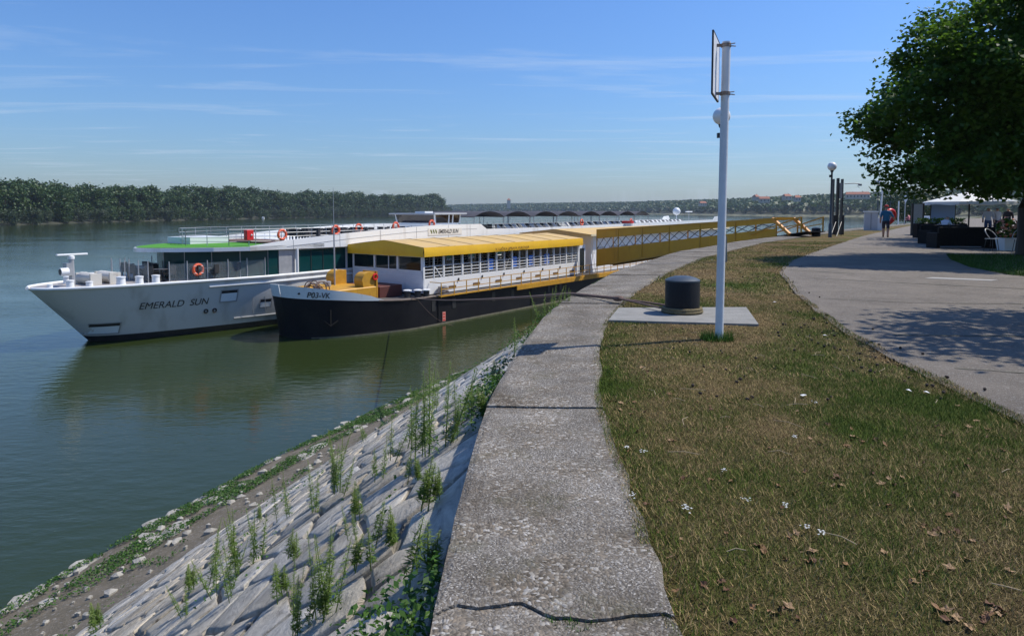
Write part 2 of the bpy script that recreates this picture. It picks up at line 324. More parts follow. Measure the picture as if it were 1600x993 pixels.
# coping slabs along the quay edge
def agg_mat():
    m = bpy.data.materials.new('exposed_aggregate'); m.use_nodes = True; N, L = m.node_tree.nodes, m.node_tree.links; b = N['Principled BSDF']; b.inputs['Roughness'].default_value = .9; b.inputs['Specular IOR Level'].default_value = .2
    t = N.new('ShaderNodeTexCoord')
    ns = N.new('ShaderNodeTexNoise'); ns.inputs['Scale'].default_value = 9; ns.inputs['Detail'].default_value = 4; L.new(t.outputs['Object'], ns.inputs['Vector'])
    mxv = N.new('ShaderNodeMixRGB'); mxv.inputs[0].default_value = .06; L.new(t.outputs['Object'], mxv.inputs[1]); L.new(ns.outputs['Color'], mxv.inputs[2])
    v = N.new('ShaderNodeTexVoronoi'); v.inputs['Scale'].default_value = 70; L.new(mxv.outputs[0], v.inputs['Vector'])
    v2 = N.new('ShaderNodeTexVoronoi'); v2.inputs['Scale'].default_value = 170; L.new(mxv.outputs[0], v2.inputs['Vector'])
    def ramp(src, stops):
        r = N.new('ShaderNodeValToRGB'); e = r.color_ramp.elements
        while len(e) < len(stops): e.new(.5)
        for i, (p, c) in enumerate(stops): e[i].position = p; e[i].color = (*c, 1)
        L.new(src, r.inputs[0]); return r
    sepc = N.new('ShaderNodeSeparateColor'); L.new(v.outputs['Color'], sepc.inputs[0])
    pc = ramp(sepc.outputs[0], [(0, (.085, .072, .056)), (.45, (.16, .142, .118)), (.72, (.215, .18, .14)), (.86, (.31, .295, .265)), (.965, (.40, .385, .36))])
    sep2 = N.new('ShaderNodeSeparateColor'); L.new(v2.outputs['Color'], sep2.inputs[0])
    pc2 = ramp(sep2.outputs[1], [(0, (.085, .074, .062)), (.5, (.15, .137, .12)), (.85, (.22, .205, .185)), (.97, (.40, .39, .37))])
    big = N.new('ShaderNodeTexNoise'); big.inputs['Scale'].default_value = 3.; big.inputs['Detail'].default_value = 7; big.inputs['Roughness'].default_value = .65; L.new(t.outputs['Object'], big.inputs['Vector'])
    bf = ramp(big.outputs['Fac'], [(.42, (0, 0, 0)), (.58, (1, 1, 1))])
    mm = N.new('ShaderNodeMixRGB'); L.new(bf.outputs[0], mm.inputs[0]); L.new(pc2.outputs[0], mm.inputs[1]); L.new(pc.outputs[0], mm.inputs[2])
    st = N.new('ShaderNodeTexNoise'); st.inputs['Scale'].default_value = 1.6; st.inputs['Detail'].default_value = 8; L.new(t.outputs['Object'], st.inputs['Vector'])
    sr = ramp(st.outputs['Fac'], [(.3, (.62, .58, .52)), (.52, (1., .98, .94)), (.72, (1.3, 1.28, 1.24))])
    ml = N.new('ShaderNodeMixRGB'); ml.blend_type = 'MULTIPLY'; ml.inputs[0].default_value = 1; L.new(mm.outputs[0], ml.inputs[1]); L.new(sr.outputs[0], ml.inputs[2])
    ms = N.new('ShaderNodeTexNoise'); ms.inputs['Scale'].default_value = 2.3; ms.inputs['Detail'].default_value = 9; ms.inputs['Roughness'].default_value = .75; L.new(t.outputs['Object'], ms.inputs['Vector'])
    mr = ramp(ms.outputs['Fac'], [(.54, (0, 0, 0)), (.68, (.75, .75, .75))]); mo = N.new('ShaderNodeMixRGB'); L.new(mr.outputs[0], mo.inputs[0]); L.new(ml.outputs[0], mo.inputs[1]); mo.inputs[2].default_value = (.085, .078, .045, 1)
    lc = N.new('ShaderNodeTexNoise'); lc.inputs['Scale'].default_value = 6.5; lc.inputs['Detail'].default_value = 6; lc.inputs['Roughness'].default_value = .7; L.new(mxv.outputs[0], lc.inputs['Vector'])
    lr_ = ramp(lc.outputs['Fac'], [(.66, (0, 0, 0)), (.71, (.5, .5, .5))]); li = N.new('ShaderNodeMixRGB'); L.new(lr_.outputs[0], li.inputs[0]); L.new(mo.outputs[0], li.inputs[1]); li.inputs[2].default_value = (.36, .35, .32, 1)
    L.new(li.outputs[0], b.inputs['Base Color'])
    bp = N.new('ShaderNodeBump'); bp.inputs['Strength'].default_value = .9; bp.inputs['Distance'].default_value = .008; L.new(v.outputs['Distance'], bp.inputs['Height']); bp.invert = True
    L.new(bp.outputs[0], b.inputs['Normal'])
    return m
M_agg = agg_mat()
coping = tag(empty('quay_coping', (0, 0, 0)), kind='structure')
joints = [-1.2, .6, 2.42, 2.96, 5.11, 7.05, 8.9, 11.0, 13.9]
y = 13.9
while y < 150:
    y += 2.0 + .045 * (y - 13.9); joints.append(min(y, 158))
for j in range(len(joints) - 1):
    ya, yb = joints[j], joints[j + 1]
    nseg = max(3, min(10, int((yb - ya) / .25))); nx = 22 if yb < 12 else 7
    top = []; dz = .012 * random.uniform(-1, 1)
    jag = (abs(ya - 2.42) < .01, abs(yb - 2.42) < .01)
    def jy(yy, fx, crack, s):
        if crack: return yy + .16 * nz(fx * 2.1, 5.) + .07 * nz(fx * 7, 1.) + .025 * nz(fx * 21, 3.) + s * (.0005 + .016 * nz(fx * 5, 2) ** 2 + .005 * abs(nz(fx * 23, 4)))
        return yy + .012 * nz(fx * 4, yy) + s * (.006 + .012 * abs(nz(fx * 6, yy)))
    bm = bmesh.new(); grid = []
    for a in range(nseg + 1):
        row = []
        for k in range(nx + 1):
            fx = k / nx; t = a / nseg
            y0 = jy(ya, fx, jag[0], 1); y1 = jy(yb, fx, jag[1], -1); yy = y0 + (y1 - y0) * t
            w = xi(yy) - xo(yy); x = xo(yy) + fx * w
            if k == 0: x += .012 * nz(yy * 3, 1.)
            if k == nx: x += .025 * nz(yy * 2.2, 7.) + .03 * nz(yy * 7, 2)
            edge = (k in (0, nx)) or (a in (0, nseg))
            z = dz + .03 + .010 * nz(x * 1.2, yy * 1.2, 6.) - (.012 if edge else 0)
            row.append(bm.verts.new((x, yy, z)))
        grid.append(row)
    for a in range(nseg):
        for k in range(nx): bm.faces.new((grid[a][k], grid[a][k + 1], grid[a + 1][k + 1], grid[a + 1][k]))
    ring = [grid[0][k] for k in range(nx + 1)] + [grid[a][nx] for a in range(1, nseg + 1)] + [grid[nseg][k] for k in range(nx - 1, -1, -1)] + [grid[a][0] for a in range(nseg - 1, 0, -1)]
    low = [bm.verts.new((v.co.x, v.co.y, -.38)) for v in ring]
    for q in range(len(ring)): bm.faces.new((ring[q], low[q], low[(q + 1) % len(ring)], ring[(q + 1) % len(ring)]))
    me = bpy.data.meshes.new('slab'); bm.to_mesh(me); bm.free(); obj('slab', me, M_agg, coping)

# ------------------------------------------------------------ stone revetment
# quay edge by arc length, with outward (river-side) normals
EY = np.concatenate([np.arange(-6, 70, .25), np.arange(70, 160, 2.)]); EP = np.array([(xo(y), y) for y in EY]); ET = np.gradient(EP, axis=0); ET /= np.linalg.norm(ET, axis=1)[:, None]
ES = np.concatenate([[0], np.cumsum(np.linalg.norm(np.diff(EP, axis=0), axis=1))])
def bank_z(d): return interp(d, [(-.2, -.17), (.0, -.19), (.4, -.44), (7.2, -5.02), (8.4, -5.42), (10.45, -6.0), (12.5, -7.0)])
def bank(s, d, dz=0.):
    px, py = np.interp(s, ES, EP[:, 0]), np.interp(s, ES, EP[:, 1]); tx, ty = np.interp(s, ES, ET[:, 0]), np.interp(s, ES, ET[:, 1])
    l = math.hypot(tx, ty); nx_, ny_ = -ty / l, tx / l
    return Vector((px + nx_ * d, py + ny_ * d, bank_z(d) + dz))
def s_of_y(y): return float(np.interp(y, EY, ES))
M_soil = mat('bank_soil', (.17, .14, .10), .95, c2=(.10, .085, .055), scale=2.5, bump=.9, bscale=18, dirt=((.33, .31, .28), 14, .58, .7))
ss = np.concatenate([np.arange(0, 60, .5), np.arange(60, ES[-1], 3.)]); dd = [-.2, .1, .5, 1.5, 3, 5, 7, 7.5, 8.1, 8.7, 9.3, 9.9, 10.6, 12.4]
V = [bank(s, d, -.045 + .02 * nz(s, d) if d < 7.2 else .05 * nz(s * 1.5, d * 2)) for s in ss for d in dd]; k = len(dd)
F = [(i * k + j, i * k + j + 1, (i + 1) * k + j + 1, (i + 1) * k + j) for i in range(len(ss) - 1) for j in range(k - 1)]
rev = tag(MB().add(V, F).build('revetment', M_soil, smooth=True, fixn=False), kind='structure')
rev.data.materials.append(mat('old_mortar', (.27, .25, .215), .95, c2=(.13, .12, .09), scale=4., bump=.8, bscale=22))
for p_ in rev.data.polygons:
    if p_.index % (k - 1) < 6: p_.material_index = 1
def rock_mat():
    m = bpy.data.materials.new('limestone'); m.use_nodes = True; N, L = m.node_tree.nodes, m.node_tree.links; b = N['Principled BSDF']; b.inputs['Roughness'].default_value = .9; b.inputs['Specular IOR Level'].default_value = .2
    t = N.new('ShaderNodeTexCoord'); mp_ = N.new('ShaderNodeMapping'); mp_.inputs['Rotation'].default_value = (R(20), R(15), R(-15)); mp_.inputs['Scale'].default_value = (3.4, 1.6, 3.4); L.new(t.outputs['Object'], mp_.inputs[0])
    a = N.new('ShaderNodeTexNoise'); a.inputs['Scale'].default_value = 2.2; a.inputs['Detail'].default_value = 9; a.inputs['Roughness'].default_value = .72; a.inputs['Distortion'].default_value = .6; L.new(mp_.outputs[0], a.inputs['Vector'])
    r = N.new('ShaderNodeValToRGB'); e = r.color_ramp.elements; e[0].position = .30; e[0].color = (.10, .095, .09, 1); e[1].position = .64; e[1].color = (.60, .59, .56, 1)
    e2 = e.new(.42); e2.color = (.37, .365, .35, 1); L.new(a.outputs['Fac'], r.inputs[0])
    w = N.new('ShaderNodeTexNoise'); w.inputs['Scale'].default_value = .55; w.inputs['Detail'].default_value = 4; L.new(t.outputs['Object'], w.inputs['Vector'])
    wr = N.new('ShaderNodeValToRGB'); wr.color_ramp.elements[0].position = .4; wr.color_ramp.elements[0].color = (1.02, 1.0, .97, 1); wr.color_ramp.elements[1].position = .62; wr.color_ramp.elements[1].color = (1.05, .96, .82, 1); L.new(w.outputs['Fac'], wr.inputs[0])
    mx = N.new('ShaderNodeMixRGB'); mx.blend_type = 'MULTIPLY'; mx.inputs[0].default_value = 1; L.new(r.outputs[0], mx.inputs[1]); L.new(wr.outputs[0], mx.inputs[2]); oi = N.new('ShaderNodeObjectInfo'); orr = N.new('ShaderNodeValToRGB'); orr.color_ramp.elements[0].color = (.68, .66, .62, 1); orr.color_ramp.elements[1].color = (1.16, 1.14, 1.10, 1); L.new(oi.outputs['Random'], orr.inputs[0])
    mo = N.new('ShaderNodeMixRGB'); mo.blend_type = 'MULTIPLY'; mo.inputs[0].default_value = 1; L.new(mx.outputs[0], mo.inputs[1]); L.new(orr.outputs[0], mo.inputs[2]); L.new(mo.outputs[0], b.inputs['Base Color'])
    bn = N.new('ShaderNodeTexNoise'); bn.inputs['Scale'].default_value = 9; bn.inputs['Detail'].default_value = 10; bn.inputs['Roughness'].default_value = .75; L.new(mp_.outputs[0], bn.inputs['Vector'])
    ad = N.new('ShaderNodeMath'); ad.operation = 'ADD'; L.new(bn.outputs['Fac'], ad.inputs[0]); L.new(a.outputs['Fac'], ad.inputs[1])
    bp = N.new('ShaderNodeBump'); bp.inputs['Strength'].default_value = .8; bp.inputs['Distance'].default_value = .032; L.new(ad.outputs[0], bp.inputs['Height']); L.new(bp.outputs[0], b.inputs['Normal'])
    return m
M_rock = rock_mat()
def clip(poly, mx, my, nx_, ny_):
    out = []; n = len(poly)
    for i in range(n):
        a, b = poly[i], poly[(i + 1) % n]; da = (a[0] - mx) * nx_ + (a[1] - my) * ny_; db = (b[0] - mx) * nx_ + (b[1] - my) * ny_
        if da <= 0: out.append(a)
        if (da < 0 < db) or (db < 0 < da):
            t = da / (da - db); out.append((a[0] + (b[0] - a[0]) * t, a[1] + (b[1] - a[1]) * t))
    return out
SA, SB, dS, dD = 0., 58., .50, .36
ni, nj = int((SB - SA) / dS), int((7.25 - .12) / dD)
seeds = {}
for i in range(-1, ni + 1):
    for j in range(0, nj + 1):
        seeds[i, j] = (SA + (i + .5 + .42 * random.uniform(-1, 1) + .5 * (j % 2)) * dS, .12 + (j + .5 + .40 * random.uniform(-1, 1)) * dD)
stones = []
for (i, j), (cx, cy) in seeds.items():
    poly = [(cx - 2 * dS, cy - 2 * dD), (cx + 2 * dS, cy - 2 * dD), (cx + 2 * dS, cy + 2 * dD), (cx - 2 * dS, cy + 2 * dD)]
    for a in range(-2, 3):
        for b in range(-2, 3):
            q = seeds.get((i + a, j + b))
            if q is None or (a == 0 and b == 0): continue
            poly = clip(poly, (cx + q[0]) / 2, (cy + q[1]) / 2, q[0] - cx, q[1] - cy)
            if len(poly) < 3: break
    if len(poly) < 3: continue
    poly = [(x, min(7.35, max(.04, y))) for x, y in poly]
    # outline with rough edges
    ring = []
    for k in range(len(poly)):
        a, b = poly[k], poly[(k + 1) % len(poly)]; L_ = math.hypot(b[0] - a[0], b[1] - a[1]); q = max(1, int(L_ / .12))
        for t in range(q): ring.append((a[0] + (b[0] - a[0]) * t / q, a[1] + (b[1] - a[1]) * t / q))
    c = (sum(p[0] for p in ring) / len(ring), sum(p[1] for p in ring) / len(ring))
    h = random.uniform(.0, .022); tx, ty = random.uniform(-.03, .03), random.uniform(-.03, .03); n = len(ring)
    V = []; F = []
    p = bank(c[0], c[1]); dist = math.hypot(p.x, p.y); size = 1. / max(2., dist)
    vis = p.y > 2.2 and abs(p.x / max(p.y, .1)) < .85
    rings = ((.955, -.17, 0), (.935, -.022, .004), (.895, .004, .006), (.84, .012, .008), (.45, .016, .010)) if dist < 13 else ((.955, -.17, 0), (.93, -.015, .004), (.86, .010, .008), (.45, .016, .010))
    rot = random.uniform(-1, 1)
    for (f, hz, nzs) in rings:
        for (x, y) in ring:
            f2 = f + (.09 * nz(x * 5, y * 5, i) if f > .7 else 0) - .03
            X = c[0] + (x - c[0]) * f2; Y = c[1] + (y - c[1]) * f2
            z = hz + (h + tx * (X - c[0]) + ty * (Y - c[1]) if hz > -.1 else 0) + nzs * (1.0 * nz(X * 3.1 + rot * 9, Y * 5, 3.) + .30 * nz(X * 9, Y * 13 + rot, 1.)) + (.006 * nz(X * 2 + Y * 7, Y * 3, 7.) if hz > 0 else 0)
            V.append(bank(X, Y, z - .03))
    V.append(bank(c[0], c[1], -.012 + h + .010 * nz(c[0] * 3.1 + rot * 9, c[1] * 5, 3.))); nr_ = len(rings) - 1
    for r_ in range(nr_):
        for k in range(n): F.append((r_ * n + k, r_ * n + (k + 1) % n, (r_ + 1) * n + (k + 1) % n, (r_ + 1) * n + k))
    for k in range(n): F.append((nr_ * n + k, nr_ * n + (k + 1) % n, (nr_ + 1) * n))
    stones.append((size if vis else 0, V, F))
stones.sort(key=lambda t: -t[0])
for sz, V, F in stones[:300]: MB().add(V, F).build('stone', M_rock, rev, True, fixn=True)
rest = MB()
for sz, V, F in stones[300:]: rest.add(V, F)
tag(rest.build('stone_paving', M_rock, rev, True), kind='stuff')
# rougher far stretch of the slope
V = []; F = []; s2 = np.arange(57.6, ES[-1] - 2, .8); d2 = np.arange(.05, 7.4, .55)
for s in s2:
    for d in d2: V.append(bank(s, d, .03 + .07 * nz(s * 1.7, d * 2.2, 5.)))
k = len(d2); F = [(i * k + j, i * k + j + 1, (i + 1) * k + j + 1, (i + 1) * k + j) for i in range(len(s2) - 1) for j in range(k - 1)]
tag(MB().add(V, F).build('far_stone_slope', M_rock, rev, fixn=False), kind='stuff')
# toe stones at the waterline (some under water)
M_toe = mat('toe_limestone', (.40, .38, .33), .9, c2=(.27, .25, .21), scale=3., bump=.8, bscale=14)
def toe_stone(s, d, r, flat=.45, sink=.0):
    bm = bmesh.new(); bmesh.ops.create_icosphere(bm, subdivisions=2, radius=1)
    sd = random.uniform(0, 99); a = random.uniform(0, 3.14); ca_, sa_ = math.cos(a), math.sin(a); kx = random.uniform(.8, 1.5); ky = random.uniform(.6, 1.)
    p = bank(s, d)
    for v in bm.verts:
        c = v.co.copy(); q = 1 + .35 * nz(c.x * 1.3 + sd, c.y * 1.3, c.z * 1.3) + .12 * nz(c.x * 4 + sd, c.y * 4, c.z * 4)
        x, y, z = c.x * kx * r * q, c.y * ky * r * q, c.z * r * flat * q
        z = min(z, r * flat * .55 + .04 * nz(x * 3, y * 3))
        v.co = (p.x + x * ca_ - y * sa_, p.y + x * sa_ + y * ca_, p.z + z - sink)
    me = bpy.data.meshes.new('toe_stone'); bm.to_mesh(me); bm.free(); return me
s0 = s_of_y(3)
for q in range(150):
    s = s0 + 34 * (q / 150) ** 1.15 + random.uniform(-.3, .3); d = random.choice((10.2, 10.35, 10.5, 10.3, 9.5, 8.9)) + random.uniform(-.25, .2)
    obj('toe_stone', toe_stone(s, d, random.uniform(.10, .36), .26, random.uniform(0, .05)), M_toe, rev, True)
for q in range(22):
    s = s0 + random.uniform(0, 22); obj('sunken_stone', toe_stone(s, 10.75 + abs(random.gauss(0, .25)), random.uniform(.2, .38), .4, -.02), mat('wet_stone', (.09, .08, .055), .4, c2=(.05, .05, .03), scale=4), rev, True)

peb = MB()
for q in range(300):
    s = s0 - 1 + 34 * random.random(); d = random.uniform(7.3, 10.2); r_ = random.choice((.03, .04, .05, .07, .11)); p = bank(s, d, .05)
    a = random.uniform(0, 6.28); V = [(p.x + r_ * random.uniform(.6, 1.4) * math.cos(a + k * 1.047), p.y + r_ * random.uniform(.6, 1.4) * math.sin(a + k * 1.047), p.z + random.uniform(-.01, .015)) for k in range(6)] + [(p.x, p.y, p.z + r_ * .45)]
    V += [(v[0], v[1], v[2] - .1) for v in V[:6]]
    peb.add(V, [(k, (k + 1) % 6, 6) for k in range(6)] + [(k, 7 + k, 7 + (k + 1) % 6, (k + 1) % 6) for k in range(6)])
tag(peb.build('pebbles', M_toe, rev), kind='stuff')
# ---------------------------------------------------------------- foliage helpers
def leaves_mesh(name, P, Nn, size, tint, aspect=.6, fold=.15):
    """one rhombic, slightly folded leaf per point; P (n,3), Nn normals, tint (n)"""
    n = len(P); r = rng.normal(size=(n, 3)); a = np.cross(Nn, r); a /= np.linalg.norm(a, axis=1)[:, None] + 1e-9; b = np.cross(Nn, a)
    sz = np.broadcast_to(np.asarray(size, dtype=float), (n,))[:, None]
    v = np.empty((n, 4, 3)); v[:, 0] = P - a * sz * .5; v[:, 1] = P + b * sz * aspect * .5 + Nn * sz * fold; v[:, 2] = P + a * sz * .5; v[:, 3] = P - b * sz * aspect * .5 + Nn * sz * fold
    me = bpy.data.meshes.new(name); me.vertices.add(4 * n); me.vertices.foreach_set('co', v.ravel()); me.loops.add(4 * n); me.loops.foreach_set('vertex_index', np.arange(4 * n, dtype=np.int32))
    me.polygons.add(n); me.polygons.foreach_set('loop_start', np.arange(0, 4 * n, 4, dtype=np.int32)); me.polygons.foreach_set('loop_total', np.full(n, 4, dtype=np.int32))
    me.update(calc_edges=True); me.validate()
    c = me.color_attributes.new('tint', 'FLOAT_COLOR', 'POINT'); t = np.repeat(np.clip(tint, 0, 1), 4); c.data.foreach_set('color', np.stack([t, t, t, np.ones_like(t)], 1).astype(np.float32).ravel())
    return me
def rand_dirs(n):
    d = rng.normal(size=(n, 3)); return d / np.linalg.norm(d, axis=1)[:, None]
def big_tree(name, base, blobs, leaf, ncl, per, label, cat, group, limbs, trunk_r, mleaf, crad=.55):
    """crown of leaf clumps filling several ellipsoids"""
    root = empty(name, base); tag(root, label, cat, group)
    m = MB(); t0 = limbs[0]
    for pts, ra, rb in limbs: m.tube(pts, ra, 10, rb)
    m.build('trunk', M_bark, root, True)
    P = []; T = []
    w = np.array([b[1][0] * b[1][1] * b[1][2] for b in blobs]) ** .67; w /= w.sum()
    for (c, r), k in zip(blobs, (w * ncl).astype(int)):
        d = rand_dirs(k); rad = rng.uniform(.25, 1, k) ** .40; d2 = d * rad[:, None]
        ctr = np.array(c) + d2 * np.array(r) * (1 + .16 * np.array([nz(x * 2.3 + c[0], y * 2.3, z * 2.3) for x, y, z in d]))[:, None]
        q = rng.normal(size=(k, per, 3)) * crad * np.array([1, 1, .6]); pts = ctr[:, None, :] + q
        P.append(pts.reshape(-1, 3)); T.append((np.repeat(rng.uniform(0, 1, k), per) * .6 + rng.uniform(0, .4, k * per)))
    P = np.concatenate(P); T = np.concatenate(T)
    N_ = rand_dirs(len(P)); N_[:, 2] = np.abs(N_[:, 2]) + .35; N_ /= np.linalg.norm(N_, axis=1)[:, None]
    obj('crown', leaves_mesh('crown', P, N_, rng.uniform(.75, 1.25, len(P)) * leaf, T, .8), mleaf, root)
    return root

# ================================================================= RIVER
def water_mat():
    m = bpy.data.materials.new('river_water'); m.use_nodes = True; N, L = m.node_tree.nodes, m.node_tree.links; b = N['Principled BSDF']
    b.inputs['Base Color'].default_value = (.025, .038, .010, 1); b.inputs['Roughness'].default_value = .07; b.inputs['IOR'].default_value = 1.333
    t = N.new('ShaderNodeTexCoord'); mp_ = N.new('ShaderNodeMapping'); mp_.inputs['Rotation'].default_value = (0, 0, R(30)); mp_.inputs['Scale'].default_value = (1., 2.0, 1); L.new(t.outputs['Object'], mp_.inputs[0])
    a = N.new('ShaderNodeTexNoise'); a.inputs['Scale'].default_value = 1.1; a.inputs['Detail'].default_value = 5; a.inputs['Roughness'].default_value = .55; L.new(mp_.outputs[0], a.inputs['Vector'])
    c = N.new('ShaderNodeTexNoise'); c.inputs['Scale'].default_value = .05; c.inputs['Detail'].default_value = 3; L.new(mp_.outputs[0], c.inputs['Vector'])
    r = N.new('ShaderNodeMapRange'); r.inputs[1].default_value = .35; r.inputs[2].default_value = .65; r.inputs[3].default_value = .35; r.inputs[4].default_value = 1.; L.new(c.outputs['Fac'], r.inputs[0])
    mu = N.new('ShaderNodeMath'); mu.operation = 'MULTIPLY'; L.new(a.outputs['Fac'], mu.inputs[0]); L.new(r.outputs[0], mu.inputs[1])
    bp = N.new('ShaderNodeBump'); bp.inputs['Strength'].default_value = .5; bp.inputs['Distance'].default_value = .09; L.new(mu.outputs[0], bp.inputs['Height']); L.new(bp.outputs[0], b.inputs['Normal'])
    return m
m = MB().add([(-4000, -60, WZ), (4000, -60, WZ), (4000, 6000, WZ), (-4000, 6000, WZ)], [(0, 1, 2, 3)])
tag(m.build('river', water_mat(), fixn=False), kind='structure')
# ------------------------------------------------------------ far banks
def px(x, y, Y): # direction of a far point seen beside the river: (east, north) from a bearing and a distance
    return ((x - 800) / 1067. * Y, Y)
LB = [(-430, 250), (-273, 364), (-281, 500), (-252, 727), (-187, 1000), (-112, 1235), (-160, 1330), (-700, 1500)]
FB = [(-420, 3000), (197, 2150), (360, 1600), (375, 1143), (440, 940), (470, 780), (400, 560), (300, 400), (210, 285), (190, 262)]
M_bankgrass = mat('far_bank_grass', (.16, .15, .085), .95, c2=(.10, .11, .05), scale=.03, dirt=((.22, .19, .14), .05, .58, .6))
M_mud = mat('bank_mud', (.03, .035, .018), .95, c2=(.05, .05, .03), scale=.08)
def land(name, line, inward, prof, mt=None):
    V = []; F = []; P = np.array(line, float); T = np.gradient(P, axis=0); T /= np.linalg.norm(T, axis=1)[:, None]; k = len(prof)
    for i, (x, y) in enumerate(line):
        n_ = np.array((T[i][1], -T[i][0])) * inward
        for d, z in prof: V.append((x + n_[0] * d, y + n_[1] * d, z))
    F = [(i * k + j, i * k + j + 1, (i + 1) * k + j + 1, (i + 1) * k + j) for i in range(len(line) - 1) for j in range(k - 1)]
    return tag(MB().add(V, F).build(name, mt or M_bankgrass, smooth=True, fixn=False), kind='structure')
def dense(line, step):
    P = np.array(line, float); s = np.concatenate([[0], np.cumsum(np.linalg.norm(np.diff(P, axis=0), axis=1))]); q = np.arange(0, s[-1], step)
    return [(float(np.interp(a, s, P[:, 0])), float(np.interp(a, s, P[:, 1]))) for a in q]
LBd = dense(LB, 40); FBd = dense(FB, 60)
land('far_bank', LBd, -1, [(-6, WZ - 1.5), (0, WZ), (2.5, WZ + .8), (12, WZ + 2.2), (400, WZ + 3)], M_mud)
land('hillside', FBd, -1, [(-10, WZ - 1), (0, WZ), (14, WZ + 2.2), (40, WZ + 4), (70, 2), (130, 10), (220, 15), (700, 18)])
# tree prototypes for the far banks
def far_tree_mesh(seed, kind):
    r = np.random.default_rng(seed); P = []; T = []
    k = 95
    for q in range(k):
        d = r.normal(size=3); d /= np.linalg.norm(d); rad = r.uniform(.2, 1) ** .45
        if kind == 0: c = np.array((d[0] * .30, d[1] * .30, .55 + d[2] * .45)) * 1.
        elif kind == 1: c = np.array((d[0] * .42, d[1] * .42, .50 + d[2] * .47))
        else: c = np.array((d[0] * .52, d[1] * .52, .42 + d[2] * .44))
        ctr = np.array((0, 0, .5)) + (c - np.array((0, 0, .5))) * (rad * .35 + .65)
        ctr[2] = max(.06, ctr[2])
        n_ = 26; P.append(ctr + r.normal(size=(n_, 3)) * np.array((.055, .055, .045))); T.append(np.full(n_, r.uniform(0, 1)) * .65 + r.uniform(0, .35, n_))
    P = np.concatenate(P); T = np.concatenate(T); N_ = rand_dirs(len(P)); N_[:, 2] = np.abs(N_[:, 2]) + .2; N_ /= np.linalg.norm(N_, axis=1)[:, None]
    return leaves_mesh('crown', P, N_, r.uniform(.035, .075, len(P)), T, .8)
protos = []
for q in range(6):
    kind = (0, 1, 2, 1, 0, 2)[q]; cm = far_tree_mesh(100 + q, kind); tm = MB().tube([(0, 0, -.06), (.01, 0, .25), (.0, .01, .6)], .018, 6, .006).mesh('trunk')
    cm.materials.append(M_leaf_willow if q == 5 else M_leaf_far); tm.materials.append(M_bark); protos.append((cm, tm))
def far_tree(q, x, y, z, h, wd, label, group):
    root = empty('tree', (x, y, z), random.uniform(0, 6.28)); root.scale = (h * wd, h * wd, h); tag(root, label, 'tree', group)
    for nm, me in zip(('crown', 'trunk'), protos[q]):
        o = bpy.data.objects.new(nm, me); col.objects.link(o); o.parent = root
def scatter_bank(line, inward, step, rows, hfun, zfun, label, group, lim, willow=True):
    pts = dense(line, step); P = np.array(pts); T = np.gradient(P, axis=0); T /= np.linalg.norm(T, axis=1)[:, None]; c = 0
    for i, (x, y) in enumerate(pts):
        for rw, (d0, hs) in enumerate(rows):
            if c >= lim: return
            d = d0 + random.uniform(-3, 3); n_ = np.array((T[i][1], -T[i][0])) * inward; X, Y = x + n_[0] * d + random.uniform(-3, 3), y + n_[1] * d
            if abs(X / Y) > .85: continue
            q = random.choice((5, 5, 2, 3)) if (rw == 0 and willow) else random.choice((0, 1, 3, 4, 1))
            far_tree(q, X, Y, zfun(d) - .3, hfun(X, Y) * hs * random.uniform(.86, 1.12), random.uniform(.95, 1.3), label[rw], group); c += 1
hl = lambda X, Y: interp(Y, [(300, 23), (500, 24.5), (730, 28), (1000, 31), (1250, 33)])
scatter_bank(LB, -1, 17, [(1.5, .45), (14, .92), (28, 1.0)], hl, lambda d: interp(d, [(0, WZ), (5, WZ + 1.2), (12, WZ + 2.2), (400, WZ + 3)]),
             ['low bushy willow at the foot of the wood on the far left bank', 'tall leafy tree in the wood on the far left bank', 'tall leafy tree in the wood on the far left bank'], 'trees on the far left bank', 290)
zf = lambda d: interp(d, [(0, WZ), (14, WZ + 2.2), (40, WZ + 4), (70, 2), (130, 10), (220, 15), (700, 18)])
scatter_bank(FB[:8], -1, 62, [(26, .6), (50, .9)], lambda X, Y: 19, zf, ['tree on the hazy wooded hill across the river bend'] * 3, 'trees on the hazy hill', 290, False)
# mass of wood behind the rows
def wood(name, line, inward, d0, d1, n, htop, zfun, size):
    pts = np.array(dense(line, 12)); T = np.gradient(pts, axis=0); T /= np.linalg.norm(T, axis=1)[:, None]; i = rng.integers(0, len(pts), n); d = rng.uniform(d0, d1, n)
    n_ = np.stack([T[i][:, 1], -T[i][:, 0]], 1) * inward; xy = pts[i] + n_ * d[:, None] + rng.normal(size=(n, 2)) * 6
    z = np.array([zfun(q) for q in d]); hh = np.array([htop(x, y) * (1 + .16 * nz(x * .045, y * .045) + .10 * nz(x * .16, y * .16)) for x, y in xy])
    P = np.column_stack([xy, z + hh * rng.uniform(.1, 1, n) ** .6]); N_ = rand_dirs(n); N_[:, 2] = np.abs(N_[:, 2]) + .3; N_ /= np.linalg.norm(N_, axis=1)[:, None]
    o = obj(name, leaves_mesh(name, P, N_, rng.uniform(.7, 1.4, n) * size, rng.uniform(0, .8, n), .9), M_leaf_far); return o
tag(wood('wood', LB, -1, 30, 75, 30000, lambda X, Y: hl(X, Y) * .82, lambda d: WZ + 2.5, 2.6), 'dark mass of woodland behind the left bank trees', 'woodland', kind='stuff')
tag(wood('wood', FB[:8], -1, 24, 330, 95000, lambda X, Y: 17, zf, 5.6), 'hazy woodland covering the hill across the bend', 'woodland', kind='stuff')
